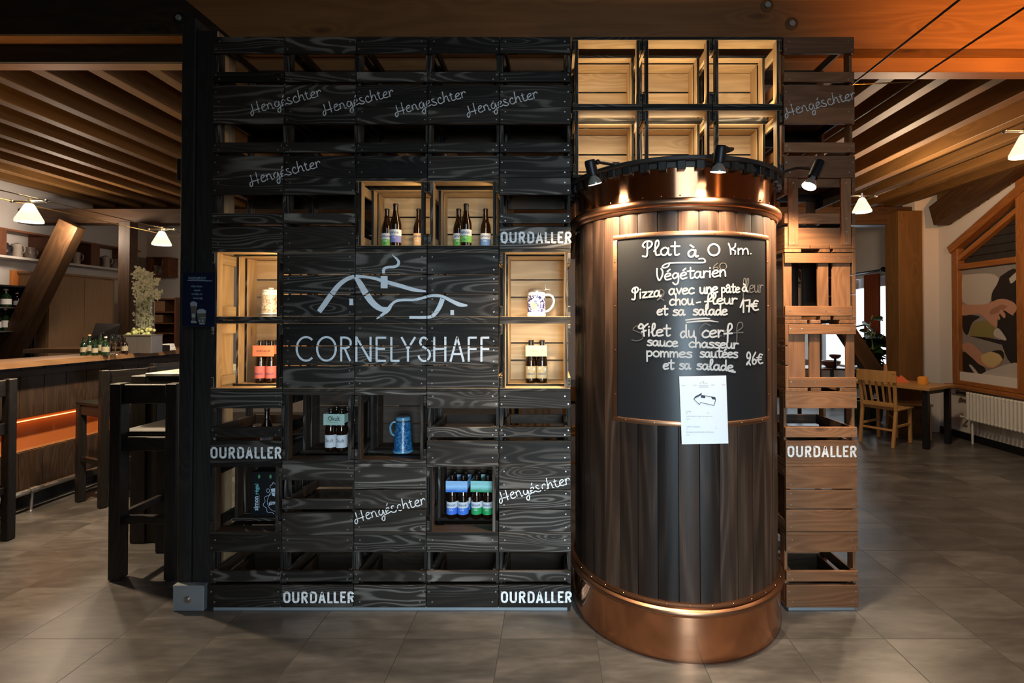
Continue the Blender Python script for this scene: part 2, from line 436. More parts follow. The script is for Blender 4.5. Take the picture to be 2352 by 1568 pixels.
# far cross beam on posts
mb = MB(); mb.box(XL, 6.37, PZ(512, 6.37), -.6, 6.55, PZ(479, 6.37), 0, .006); trim(mb, bracew, 'dark far cross beam over the bar')
mb = MB(); mb.box(XL, 7.41, zjl-.12, XR, 7.54, 3.41, 0, .006); trim(mb, bracew, 'end beam carrying the ceiling joists')
mb = MB(); mb.box(-.55, 6.95, PZ(516, 6.95), PX(2104, 6.95), 7.15, PZ(478, 6.95)+.02, 0, .006); trim(mb, bracew, 'far cross beam resting on the right hand post')
for i in range(16):
    mb = MB(); xx = -6.5+.7*i; mb.box(xx-.06, 7.56, 3.10, xx+.06, 12.9, 3.3, 0, .004); trim(mb, joistw, 'joist beyond the far cross beam')
# posts and braces
def beam(name_mb, a, b, w, h, mat, label, up=(0, 1, 0)):
    mb = MB(); mb.bar(a, b, w, h, 0, .006, up); return trim(mb, mat, label)
mb = MB(); xp = PX(285, 6.3); mb.box(xp, 6.2, 0, xp+.15, 6.32, PZ(512, 6.3)-.0, 0, .006); trim(mb, bracew, 'square timber post behind the bar')
mb = MB()
beam(mb, (PX(0, 6.12), 6.12, PZ(860, 6.12)), (PX(165, 6.12), 6.12, PZ(514, 6.12)), .25, .13, bracew, 'diagonal timber brace behind the bar')
mb = MB(); mb.box(PX(2048, 6.9)-.02, 6.72, 0, PX(2098, 6.9), 7.0, PZ(490, 6.9), 0, .006); trim(mb, joistw, 'doubled timber post beside the dining table')
beam(mb, (PX(2055, 7.2), 7.25, PZ(925, 7.2)), (PX(1790, 7.2), 7.25, PZ(520, 7.2)), .22, .16, bracew, 'diagonal brace leaning away from the dining table')
mb = MB(); mb.box(PX(2106, 6.88), 6.9, 0, XR, 7.15, 3.42); struct(mb.build('wall_pier', whitew), 'white wall pier beside the mural window').name = 'wall_pier'

X0 = PX(484, 2.66)
# post at the left end of the crate wall
t = thing('timber_post', 'black timber post at the left end of the crate wall', 'post', (PX(447, 2.72), 2.78, 0))
def loc(t, mb_, name, mat, **k):
    o = mb_.build(name, mat, t, **k); o.matrix_parent_inverse = t.matrix_basis.inverted(); return o
mb = MB(); mb.box(PX(417, 2.72), 2.70, .0, PX(449, 2.72), 2.86, 3.17, 0, .006); loc(t, mb, 'plank', darktim)
mb = MB(); mb.box(PX(449, 2.72)+.003, 2.705, .0, X0-.003, 2.86, 3.10, 0, .006, None, {(0, 1): 1}); loc(t, mb, 'plank', [darktim, pine])
mb = MB()
xa_, xb_ = PX(411, 2.69), PX(481, 2.69)
mb.box(xa_, 2.665, .0, xb_, 2.668+.028, P(440, 1348, 2.67).z, 0, .003); mb.box(xa_, 2.665, P(440, 1348, 2.67).z, xb_, 2.699, P(440, 1345, 2.67).z+.004, 0)
o = loc(t, mb, 'metal_shoe', galv); o['label'] = 'galvanised metal shoe with a bolt'
mb = MB(); Mx = Matrix.Translation(P(430, 1377, 2.664)) @ Matrix.Rotation(pi/2, 4, 'X'); mb.lathe([(.0, .008), (.012, .008), (.012, 0), (.02, 0), (.02, -.003)], 12, 0, Mx); loc(t, mb, 'bolt', steel)
mb = MB(); a, b = P(409, 365, 2.74), P(417, 415, 2.74); mb.box(a.x, 2.73, b.z, b.x+.001, 2.80, a.z, 0, .003)
tag(mb.build('wall_box', blackm), 'small black box on the left edge of the black post', 'switch box')
# beam bolts
for (px, py, r, lab) in ((1762, 13, 15, 'round bolt head recess in the orange beam, the upper one'), (1818, 55, 15, 'round bolt head recess in the orange beam, the lower one'), (412, 42, 14, 'dark bolt washer in the beam above the black post')):
    R = r/F*YA; M = Matrix.Translation(P(px, py, YA-.001)) @ Matrix.Rotation(pi/2, 4, 'X')
    t = thing('beam_bolt', lab, 'bolt', P(px, py, YA-.001))
    mb = MB(); mb.lathe([(R, 0), (R, .004), (R*.85, .005), (R*.8, .001), (0, .001)], 24, 0, M); loc(t, mb, 'washer', joistw if px > 500 else darktim)
    mb = MB(); mb.lathe([(R*.5, .001), (R*.5, .012), (R*.42, .014), (0, .014)], 6, 0, M, smooth=False); loc(t, mb, 'nut', galv)
# ---------------------------------------------------------------- crates
YF = 2.66
ZB, ZT = PZ(1395, YF), PZ(84, YF); RP = (ZT-ZB)/8
CW = .3777; CD = RP-.0010; CH = RP-.0010; TK = .018
X0 = PX(484, YF); XP = (PX(1311.5, YF)-X0)/5
BZ = [(0.0, .1175), (.1355, .189), (.2885, RP-.0006)]   # side boards
EZ = [(.019, .114), (.136, .192), (.332, RP-.001)]      # end slats
def nails(mb, x, z, y, sgn):
    M = Matrix.Translation((x, y, z)) @ Matrix.Rotation(sgn*pi/2, 4, 'X')
    mb.lathe([(.0042, 0), (.0036, .0005), (.0, .0006)], 8, 2, M)
def make_crate(st, pine=darkpine, label='crate'):
    r = thing('crate', label, 'crate')
    for sgn in (-1, 1):
        ya, yb = (-CD/2, -CD/2+TK) if sgn < 0 else (CD/2-TK, CD/2)
        for i, (z0, z1) in enumerate(BZ):
            mb = MB(); mb.box(-CW/2, ya, z0, CW/2, yb, z1, 0, .0016, None, {(1, 1 if sgn < 0 else 0): 1})
            for sx in (-1, 1):
                nails(mb, sx*(CW/2-.031), z0+(z1-z0)*(.25 if i != 2 else .72), -CD/2 if sgn < 0 else CD/2, 1 if sgn < 0 else -1)
                nails(mb, sx*(CW/2-.013), z0+(z1-z0)*(.70 if i != 2 else .25), -CD/2 if sgn < 0 else CD/2, 1 if sgn < 0 else -1)
            mb.build('side_board', [st, pine, nail], r)
    ys = [-CD/2+TK+.0012]; inner = CD-2*TK-.0024; wid = [.114, .098, .114]; gap = (inner-sum(wid))/2
    y = ys[0]
    for wv in wid:
        mb = MB(); mb.box(-CW/2, y, 0, CW/2, y+wv, TK, 0, .0016, None, {(2, 1): 1})
        for sx in (-1, 1):
            for q in (.2, .8):
                M = Matrix.Translation((sx*(CW/2-.026), y+wv*q, 0)) @ Matrix.Rotation(pi, 4, 'X')
                mb.lathe([(.0042, 0), (.0036, .0005), (.0, .0006)], 8, 2, M)
        mb.build('bottom_board', [st, pine, nail], r); y += wv+gap
    for sx in (-1, 1):
        for (z0, z1) in EZ:
            mb = MB(); xo = sx*(CW/2-.0165); mb.box(xo, -CD/2+TK+.0006, z0, xo-sx*.015, CD/2-TK-.0006, z1, 0, .0014, None, {(0, 0 if sx > 0 else 1): 1})
            mb.build('end_slat', [st, pine], r)
        for sy in (-1, 1):
            mb = MB(); yc = sy*(CD/2-TK-.03); mb.box(sx*(CW/2), yc-.026, TK+.001, sx*(CW/2-.0155), yc+.026, RP-.002, 0, .0014, None, {(2, 1): 2, (2, 0): 2, (0, 1 if sx > 0 else 0): 2})
            for z in (.03, .09, .16, .35):
                M = Matrix.Translation((sx*CW/2, yc, z)) @ Matrix.Rotation(sx*pi/2, 4, 'Y')
                mb.lathe([(.0042, 0), (.0036, .0005), (.0, .0006)], 8, 1, M)
            mb.build('batten', [pine if pine != darkpine else st, nail, st], r)
    return r
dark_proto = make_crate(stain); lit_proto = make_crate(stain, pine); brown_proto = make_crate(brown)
used = {}
CELL = {}
GROUP_A = 'dark crates of the crate wall'
def rot_of(kind):
    c = {'side': ((1, 0, 0), (0, 1, 0), (0, 0, 1)),
         'bottom': ((1, 0, 0), (0, 0, -1), (0, 1, 0)),     # images of local x, y, z
         'open': ((1, 0, 0), (0, 0, 1), (0, -1, 0)),
         'end': ((0, 1, 0), (-1, 0, 0), (0, 0, 1)),
         'endr': ((0, -1, 0), (0, 0, -1) if False else (0, 0, 1), (-1, 0, 0)),
         'endl': ((0, 1, 0), (0, 0, 1), (1, 0, 0))}[kind]
    return Matrix(c).transposed()
def put_crate(proto, kind, xc, row, label, key, group, sx=1.0):
    global used
    z0 = ZT-RP*row
    if not used.get(id(proto)): r = proto; used[id(proto)] = 1
    else: r = copy_tree(proto)
    M = rot_of(kind); r.rotation_euler = M.to_euler()
    if kind in ('side', 'end'): r.location = (xc, YF+(CD if kind == 'side' else CW)/2, z0)
    elif kind == 'bottom': r.location = (xc, YF, z0+CD/2)
    elif kind == 'open': r.location = (xc, YF+CH, z0+CD/2)
    elif kind == 'endr': r.location = (xc+CH/2, YF+CW/2, z0+CD/2)
    elif kind == 'endl': r.location = (xc-CH/2, YF+CW/2, z0+CD/2)
    r.scale = (sx, 1, 1); r['label'] = label; r['group'] = group
    CELL[key] = (r, kind, xc, z0)
    return r
SIDE, BOT, OPEN = 'side', 'bottom', 'open'
GRID = [[SIDE]*5, [SIDE]*5, [SIDE, SIDE, OPEN, OPEN, SIDE], [OPEN, BOT, BOT, BOT, OPEN], [OPEN, BOT, BOT, BOT, OPEN],
        [SIDE, OPEN, OPEN, SIDE, SIDE], [OPEN, SIDE, BOT, OPEN, BOT], [SIDE]*5]
ORD = ['first', 'second', 'third', 'fourth', 'fifth']
ROWN = ['the top row', 'the second row from top', 'the third row from top', 'the row of the painted house', 'the row of the large painted name', 'the third row from the floor', 'the second row from the floor', 'the bottom row']
LOOK = {SIDE: 'slotted side charred crate', BOT: 'boarded charred crate', OPEN: 'open charred crate'}
EXTRA = {(2, 2): 'crate open to the front holding three brown bottles, left of two', (3, 2): 'crate open to the front holding green and blue labelled bottles, right of two',
 (0, 3): 'lit open crate holding the grey beige beer stein', (4, 3): 'lit open crate holding the blue and white stein', (0, 4): 'lit open crate holding the orange bottle carrier',
 (4, 4): 'lit open crate holding the cream bottle carrier', (1, 5): 'unlit open crate holding the pale green bottle carrier', (2, 5): 'unlit open crate holding the tall blue stein',
 (0, 6): 'unlit open crate holding the black gift box', (3, 6): 'unlit open crate holding blue and green bottle carriers',
 (4, 2): 'charred crate stencilled with white capitals, above the blue and white stein', (0, 5): 'charred crate stencilled with white capitals beside the black post',
 (1, 7): 'bottom row charred crate stencilled with white capitals, left of two', (4, 7): 'bottom row charred crate stencilled with white capitals, next to the barrel',
 (2, 6): 'charred crate with white script on its bottom boards, left of the blue and green bottles', (4, 6): 'charred crate with white script on its bottom boards, next to the barrel'}
for r_ in range(8):
    for c_ in range(5):
        kd = GRID[r_][c_]
        lab = EXTRA.get((c_, r_), '%s, %s from left in %s' % (LOOK[kd], ORD[c_], ROWN[r_]))
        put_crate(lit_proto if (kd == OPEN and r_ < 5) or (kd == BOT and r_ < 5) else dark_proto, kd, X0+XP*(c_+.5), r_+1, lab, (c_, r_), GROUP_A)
XA = PX(1313, YF)+.0045; XPA = (PX(1801, YF)-XA)/3
for r_ in range(2):
    for c_ in range(3):
        put_crate(lit_proto, OPEN, XA+XPA*(c_+.5), r_+1, 'lit open crate above the barrel, %s of the %s three' % (['left', 'middle', 'right'][c_], ['upper', 'lower'][r_]), (5+c_, r_), 'lit crates above the barrel', XPA/CW*.995)
XR9 = (PX(1803, YF)+PX(1967, YF))/2
R9 = [SIDE, SIDE, 'end', 'endr', 'endl', SIDE, BOT, SIDE]
L9 = ['topmost crate of the narrow brown column right of the barrel', 'brown crate below the topmost of the narrow column, lower half of the white script', 'brown crate with two upright battens behind the right spotlight',
      'brown crate with upright slats, the upper of two beside the chalkboard', 'brown crate with upright slats, the lower of two, window seen through it', 'brown crate stencilled with white capitals right of the barrel',
      'brown crate with three plain boards right of the barrel', 'brown crate standing on the floor right of the barrel']
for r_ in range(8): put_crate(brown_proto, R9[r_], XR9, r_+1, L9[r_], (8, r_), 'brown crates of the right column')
# plinth strips under the crates
mb = MB(); mb.box(X0+.02, YF+.012, 0, X0+5*XP-.02, YF+.36, ZB-.0005, 0)
struct(mb.build('baseboard_left', galv), 'metal plinth strip under the crate wall')
mb = MB(); mb.box(XR9-CW/2+.015, YF+.012, 0, XR9+CW/2-.015, YF+.36, ZB-.0005, 0)
struct(mb.build('baseboard_right', galv), 'metal plinth strip under the narrow crate column')
# strip lights inside the lit crates
def crate_light(key, power, where='bottom'):
    r, kd, xc, z0 = CELL[key]
    if where == 'bottom': area('crate_strip_light', (xc, YF+.03, z0+TK+.012), (0, .75, .65), .26, .012, power, (1.0, .78, .47))
    elif where == 'ledge': area('crate_strip_light', (xc, YF+.118, z0+CD-TK-.030), (0, .15, -1), .28, .012, power, (1.0, .80, .52))
    elif where == 'top': area('crate_strip_light', (xc, YF+.03, z0+CD-TK-.012), (0, .7, -.7), .26, .012, power, (1.0, .78, .47))
    elif where == 'right': area('crate_strip_light', (xc+CW/2-.05, YF+.035, z0+CD/2), (-.7, .7, 0), .012, .28, power, (1.0, .72, .38))
    elif where == 'left': area('crate_strip_light', (xc-CW/2+.05, YF+.035, z0+CD/2), (.7, .7, 0), .012, .28, power, (1.0, .72, .38))
for c_ in (5, 6, 7):
    crate_light((c_, 0), 1.0); crate_light((c_, 1), 1.2, 'ledge'); q_ = CELL[(c_, 1)]; area('crate_strip_light', (q_[2], YF+.135, q_[3]+CD-TK-.034), (0, .1, 1), .28, .03, .55, (1.0, .84, .58))
crate_light((0, 3), 1.1, 'right'); crate_light((0, 4), 1.0, 'right'); crate_light((4, 3), .8); crate_light((4, 4), 1.4, 'top')
for c_ in (1, 2, 3):
    for r_ in (3, 4):
        q_ = CELL[(c_, r_)]; point('crate_glow', (q_[2], YF+.2, q_[3]+.19), (.5, .3, .15)[c_-1], (1.0, .72, .42), .03)  # added points, stand in for light leaking from the crates alongside
crate_light((2, 2), .5, 'right'); crate_light((3, 2), .4, 'right')

# ---------------------------------------------------------------- the copper and wood barrel
def copper(name, c, r, an=0):
    m = simple(name, c, r, 1.0); k = N(m); b = k.n['Principled BSDF']
    tc = k.n.new('ShaderNodeTexCoord').outputs['Object']
    n = k.noise(k.mapv(tc, (3, 3, 1.5)), 1, 2, .5); n2 = k.noise(k.mapv(tc, (2, 2, 90)), 1, 2, .6)
    k.lk(k.mix(n, tuple(x*.8 for x in c), c), b.inputs['Base Color'])
    k.lk(k.math('ADD', k.math('MULTIPLY', n2, .08), r-.04), b.inputs['Roughness'])
    if an:
        tg = k.n.new('ShaderNodeTangent'); tg.direction_type = 'RADIAL'; tg.axis = 'Z'; k.lk(tg.outputs[0], b.inputs['Tangent']); b.inputs['Anisotropic'].default_value = an; b.inputs['Anisotropic Rotation'].default_value = .25
    return m
cop = copper('polished_copper', (.78, .37, .20), .17, .85)
cop2 = copper('aged_copper_moulding', (.42, .21, .12), .32)
copf = copper('copper_frame', (.62, .33, .19), .36)
rimw = wood('black_rim_wood', (.012, .010, .009), (.024, .020, .017), (.05, .042, .036), .5, var=.3, knot=0)
BX, BY = .661, 2.805
RK = .98
RS = .547*RK
bar = thing('copper_barrel', 'tall round barrel of wooden staves with copper bands, in front of the crate wall', 'barrel', (BX, BY, 0))
Tb = Matrix.Translation((BX, BY, 0)) @ Matrix.Diagonal((RK, RK, 1, 1)); Tc = Matrix.Translation((BX, BY, 0))
def bl(mb, name, mat, **k): return loc(bar, mb, name, mat, **k)
ns = 36
for i in range(ns):
    a = 2*pi*(i+.5)/ns; g = .0016/RS
    mb = MB(); n = 4; h0, h1 = .215, 2.075
    ang = [a-pi/ns+g+(2*pi/ns-2*g)*j/n for j in range(n+1)]
    ro, ri = RS, RS-.03; ou = random.uniform(0, 20); ov = random.uniform(0, 20)
    pts = []; faces = []; U = []
    for z in (h0, h1):
        for j, t in enumerate(ang):
            rr = ro-(.0035 if j in (0, n) else 0); pts.append((BX+rr*math.cos(t), BY+rr*math.sin(t), z))
    m = n+1
    for j in range(n):
        faces.append([j, j+1, m+j+1, m+j]); U.append([(h0+ou, j*.024+ov), (h0+ou, j*.024+.024+ov), (h1+ou, j*.024+.024+ov), (h1+ou, j*.024+ov)])
    b0 = len(pts)
    for z in (h0, h1):
        for t in (ang[0], ang[-1]): pts.append((BX+ri*math.cos(t), BY+ri*math.sin(t), z))
    faces += [[0, m, b0+2, b0], [n, b0+1, b0+3, m+n], [b0, b0+2, b0+3, b0+1]]; U += [[(0, 0)]*4]*3
    mb.add(pts, faces, 0, U, None, True); bl(mb, 'stave', stavew, sharp=20)
mb = MB(); mb.lathe([(.40, .012), (.548, .012), (.5585, .0), (.560, .012), (.560, .205), (.556, .21), (.53, .212)], 128, 0, Tb); o = bl(mb, 'base_band', cop); o['label'] = 'wide copper band at the foot'
mb = MB(); mb.lathe([(.545, .2), (.562, .203), (.573, .212), (.576, .222), (.573, .232), (.562, .240), (.556, .243), (.562, .248), (.563, .255), (.557, .262), (.545, .263)], 128, 0, Tb); bl(mb, 'base_moulding', cop2)
mb = MB(); mb.lathe([(.53, 2.075), (.551, 2.075), (.552, 2.225), (.53, 2.226)], 128, 0, Tb); bl(mb, 'upper_band', cop)
mb = MB(); mb.lathe([(.545, 2.028), (.553, 2.030), (.558, 2.036), (.560, 2.045), (.568, 2.048), (.575, 2.057), (.577, 2.066), (.573, 2.077), (.562, 2.084), (.551, 2.086)], 128, 0, Tb); bl(mb, 'upper_moulding', cop2)
mb = MB()
for z, rr, cnt in ((2.095, .553, 40), (.258, .5645, 34)):
    for i in range(cnt):
        a = 2*pi*i/cnt; M = Tb @ Matrix.Rotation(a, 4, 'Z') @ Matrix.Translation((rr-.001, 0, z)) @ Matrix.Rotation(pi/2, 4, 'Y')
        mb.lathe([(.004, 0), (.003, .002), (0, .0028)], 8, 0, M)
bl(mb, 'rivets', cop2)
mb = MB(); mb.lathe([(0, 2.24), (.5, 2.24), (.53, 2.222), (.556, 2.222), (.558, 2.247), (.582, 2.247), (.586, 2.251), (.586, 2.264), (.582, 2.268), (.54, 2.268), (.53, 2.25), (0, 2.25)], 96, 0, Tb); o = bl(mb, 'top_rim', rimw); o['label'] = 'black wooden rim around the top'
nd = 42
for i in range(nd):
    a = 2*pi*(i+.5)/nd; M = Tb @ Matrix.Rotation(a, 4, 'Z')
    mb = MB(); mb.box(.553, -.019, 2.208, .578, .019, 2.2468, 0, .002, M); bl(mb, 'dentil', rimw)

# ---------------------------------------------------------------- writing helpers
def cyl_hit(px, py, R):
    d = P(px, py, 1.0)-Vector((0, 0, EYE)); a = d.x*d.x+d.y*d.y; b = -2*(d.x*BX+d.y*BY); c = BX*BX+BY*BY-R*R
    disc = max(0, b*b-4*a*c); k = (-b-math.sqrt(disc))/(2*a)
    return Vector((0, 0, EYE))+d*k
def smooth(pts, n=6):
    if len(pts) < 3 or n < 2: return pts
    out = []; m = len(pts); dim = len(pts[0])
    for i in range(m-1):
        p0 = pts[max(i-1, 0)]; p1 = pts[i]; p2 = pts[i+1]; p3 = pts[min(i+2, m-1)]
        for j in range(n):
            t = j/n; out.append(tuple(.5*(2*p1[k]+(p2[k]-p0[k])*t+(2*p0[k]-5*p1[k]+4*p2[k]-p3[k])*t*t+(3*p1[k]-p0[k]-3*p2[k]+p3[k])*t**3) for k in range(dim)))
    out.append(tuple(pts[-1])); return out
def resample(pts, step):
    out = [tuple(pts[0])]
    for a, b in zip(pts, pts[1:]):
        L = math.hypot(b[0]-a[0], b[1]-a[1]); n = max(1, int(L/step+.5))
        for j in range(1, n+1): out.append(tuple(a[k]+(b[k]-a[k])*j/n for k in range(len(a))))
    return out
def ribbon(pts, cap=True):
    """pts (x, y, w) -> list of polygons in the same 2D frame"""
    L = []; R = []; n = len(pts)
    for i, p in enumerate(pts):
        a = pts[max(i-1, 0)]; b = pts[min(i+1, n-1)]; dx, dy = b[0]-a[0], b[1]-a[1]; l = math.hypot(dx, dy) or 1
        h = p[2]/2; L.append((p[0]-dy/l*h, p[1]+dx/l*h)); R.append((p[0]+dy/l*h, p[1]-dx/l*h))
    out = [[L[i], R[i], R[i+1], L[i+1]] for i in range(n-1)]
    if cap:
        for p in (pts[0], pts[-1]):
            h = p[2]/2; out.append([(p[0]+h*math.cos(2*pi*k/10), p[1]+h*math.sin(2*pi*k/10)) for k in range(10)])
    return out
def area2(poly): return sum(poly[i][0]*poly[(i+1) % len(poly)][1]-poly[(i+1) % len(poly)][0]*poly[i][1] for i in range(len(poly)))
LAYER = [0]
def put_polys(mb, polys, fn, mat=0):
    for q in polys:
        if area2(q) > 0: q = q[::-1]       # photo y runs down: face the viewer
        pts = [fn(*p) for p in q]; mb.add(pts, [list(range(len(q)))], mat)
def E(cx, cy, rx, ry, a0=-90, a1=270, n=14):
    return [(cx+rx*math.cos(math.radians(a0+(a1-a0)*i/n)), cy+ry*math.sin(math.radians(a0+(a1-a0)*i/n))) for i in range(n+1)]
HW = {   # handwriting, x-height 1, y up
 'a': (1.15, [[(.85, .8), (.5, 1), (.12, .7), (.1, .25), (.4, 0), (.72, .3), (.88, .95)], [(.88, .95), (.85, .3), (.98, 0), (1.15, .12)]]),
 'e': (1.0, [[(.1, .5), (.6, .58), (.85, .8), (.6, 1), (.2, .85), (.05, .4), (.3, .02), (.9, .15)]]),
 'c': (.95, [[(.85, .85), (.5, 1), (.1, .6), (.15, .15), (.5, 0), (.9, .15)]]),
 'd': (1.1, [[(.8, .75), (.45, .95), (.1, .55), (.2, .08), (.5, .05), (.85, .5)], [(.85, 1.9), (.85, .3), (1, 0)]]),
 'f': (1.05, [[(.55, .75), (1.0, 1.3), (.95, 1.9), (.65, 1.9), (.5, 1.2), (.5, .2), (.48, -.75)], [(.05, .5), (1.05, .55)]]),
 'g': (1.1, [[(.8, .85), (.45, 1), (.1, .6), (.3, .15), (.7, .4), (.85, .95), (.9, .1), (.8, -.6), (.45, -.8), (.15, -.5)]]),
 'h': (1.05, [[(.15, 1.9), (.15, 0)], [(.15, .55), (.5, .95), (.8, .75), (.85, 0)]]),
 'i': (.45, [[(.18, 1), (.18, 0)], [(.18, 1.4), (.2, 1.45)]]),
 'l': (.7, [[(.05, .55), (.5, 1.3), (.5, 1.9), (.25, 1.8), (.18, 1), (.28, .08), (.65, .1)]]),
 'm': (1.35, [[(.1, 1), (.12, 0)], [(.12, .6), (.4, 1), (.6, .7), (.6, 0)], [(.6, .6), (.92, 1), (1.12, .7), (1.18, 0)]]),
 'n': (.95, [[(.1, 1), (.12, 0)], [(.12, .55), (.45, .98), (.75, .75), (.82, 0)]]),
 'o': (1.0, [E(.47, .5, .4, .5)]),
 'p': (1.0, [[(.15, 1), (.18, -.9)], [(.15, .7), (.5, 1), (.85, .7), (.7, .15), (.2, .1)]]),
 'r': (.8, [[(.12, 1), (.15, 0)], [(.15, .5), (.4, .95), (.78, .88)]]),
 's': (.9, [[(.8, .95), (.35, 1), (.15, .75), (.7, .45), (.75, .12), (.35, 0), (.05, .1)]]),
 't': (.9, [[(.4, 1.7), (.4, .2), (.6, 0), (.85, .15)], [(0, 1.15), (.9, 1.15)]]),
 'u': (1.1, [[(.1, 1), (.12, .3), (.4, 0), (.75, .3), (.82, 1)], [(.82, 1), (.85, .1), (1.05, 0)]]),
 'v': (.95, [[(.1, 1), (.45, 0)], [(.45, 0), (.85, 1)]]),
 'z': (.95, [[(.1, .95), (.8, .95)], [(.8, .95), (.1, .05)], [(.1, .05), (.9, .05)]]),
 'P': (1.25, [[(.6, 1.8), (.55, 0), (.1, -.05)], [(.3, 1.05), (.1, 1.35), (.4, 1.8), (.9, 1.85), (1.1, 1.5), (.85, 1.05), (.55, .9)]]),
 'V': (1.1, [[(.1, 1.85), (.12, .8), (.4, 0), (.8, .7), (.85, 1.4), (.65, 1.8)]]),
 'K': (1.05, [[(.1, 1.85), (.3, .9), (.35, 0)], [(.85, 1.8), (.75, 1.2), (.3, .85)], [(.35, .85), (.8, .6), (.8, 0)]]),
 'F': (1.2, [[(.8, 1.35), (.35, 1.9), (.0, 1.35), (.35, 1.15), (.8, 1.5), (1.25, 1.9)], [(.6, 1.4), (.75, 0)], [(.45, .65), (1, .85)]]),
 '0': (1.1, [E(.5, .95, .46, .92)]),
 '1': (.55, [[(.0, .6), (.42, 1.8)], [(.42, 1.8), (.42, -.15)]]),
 '7': (.95, [[(.1, 1.55), (.75, 1.65)], [(.75, 1.65), (.6, -.1)], [(.3, .75), (1, .8)]]),
 '2': (.95, [[(.75, 1.1), (.3, .9), (.15, 1.4), (.45, 1.85), (.75, 1.4), (.6, .6), (.1, -.1), (.35, .35), (.75, -.1)]]),
 '6': (.95, [[(.7, 1.8), (.25, 1), (.15, .3), (.45, 0), (.8, .35), (.55, .75), (.2, .5)]]),
 '€': (1.0, [[(.9, 1.4), (.5, 1.5), (.25, 1), (.2, .5), (.5, .1), (.95, .2)], [(.0, 1), (.75, 1.05)], [(0, .65), (.7, .7)]]),
 '.': (.3, [[(.1, .05), (.13, .08)]]), '-': (1, [[(.05, .5), (.9, .55)]]), 'C': (1.2, [[(1.1, 1.6), (.6, 1.85), (.1, 1), (.3, .2), (.7, 0), (1.1, .25)]]),
}
HW['é'] = (1.0, HW['e'][1]+[[(.4, 1.3), (.75, 1.6)]]); HW['à'] = (1.15, HW['a'][1]+[[(.3, 1.65), (.65, 1.35)]]); HW['â'] = (1.15, HW['a'][1]+[[(.15, 1.25), (.5, 1.6), (.8, 1.25)]])
def write(text, x0, x1, b0, b1, xh, sw):
    tot = sum(HW[c][0] for c in text) ; k = (x1-x0)/tot; out = []; x = 0
    for c in text:
        wd, st = HW[c]
        for s_ in st:
            q = []
            for (a, b) in smooth(s_, 6):
                xx = x0+(x+a)*k; base = b0+(b1-b0)*(x+a)/tot; q.append((xx, base-b*xh, sw*.76))
            out.append(q)
        x += wd
    return out
S1 = lambda s: [[(1440+p[0]/7.35, 540+p[1]/7.35, p[2]/7.35) for p in q] for q in s]
S2 = lambda s: [[(1440+p[0]/7.35, 710+p[1]/7.35, p[2]/7.35) for p in q] for q in s]
st = []
for a in [('Plat', 250, 890, 345, 335, 130, 36), ('à', 1025, 1200, 368, 362, 120, 38), ('0', 1365, 1590, 345, 345, 104, 38), ('Km.', 1700, 2120, 322, 318, 98, 30),
          ('Végétarien', 495, 1680, 765, 690, 108, 34), ('Pizza', 75, 575, 1075, 1030, 100, 36), ('avec', 705, 1140, 1005, 985, 98, 36), ('une', 1225, 1540, 985, 970, 100, 40), ('pâte', 1590, 1910, 968, 965, 84, 34), ('à', 1945, 2040, 950, 950, 78, 32),
          ('chou', 715, 1130, 1180, 1170, 98, 36), ('-', 1170, 1250, 1175, 1165, 70, 32), ('fleur', 1310, 1860, 1165, 1155, 92, 36), ('17€', 1915, 2225, 1285, 1275, 115, 36)]:
    st += S1(write(*a))
st += S1([[(p[0], p[1], 22) for p in smooth([(715, 490), (690, 530), (640, 548), (595, 540), (620, 505), (680, 478), (760, 468), (1000, 462), (1280, 462), (1320, 430), (1285, 395), (1215, 402)], 6)]])
for a in [('et', 508, 690, 95, 95, 90, 38), ('sa', 775, 980, 105, 98, 92, 38), ('salade', 1115, 1700, 95, 95, 92, 38), ('Filet', 195, 735, 450, 450, 108, 38), ('du', 895, 1165, 480, 470, 112, 38), ('cerf', 1265, 1775, 475, 468, 115, 38),
          ('sauce', 340, 865, 610, 632, 88, 36), ('chasseur', 1045, 1880, 640, 660, 88, 36), ('pommes', 320, 1105, 795, 815, 90, 36), ('sautées', 1232, 1875, 808, 818, 90, 36), ('26€', 2010, 2295, 930, 925, 112, 34),
          ('et', 612, 795, 1010, 1012, 92, 38), ('sa', 885, 1075, 1010, 1010, 92, 38), ('salade', 1178, 1800, 1012, 1040, 92, 38)]:
    st += S2(write(*a))
st += S2([[(990, 182, 20), (1150, 163, 26), (1330, 150, 24), (1400, 160, 12)], [(1008, 220, 20), (1200, 203, 26), (1400, 192, 24), (1545, 216, 10)], [(1720, 1040, 30), (1820, 1058, 40)]])
gh = S1(write('fleur', 1925, 2300, 975, 960, 125, 22)+write('60', 1440, 1700, 585, 585, 62, 18)+write('2', 495, 660, 1090, 1090, 95, 22))+S2(write('Cerf', 1200, 1960, 470, 455, 120, 22)+write('s', 70, 300, 540, 520, 250, 18))

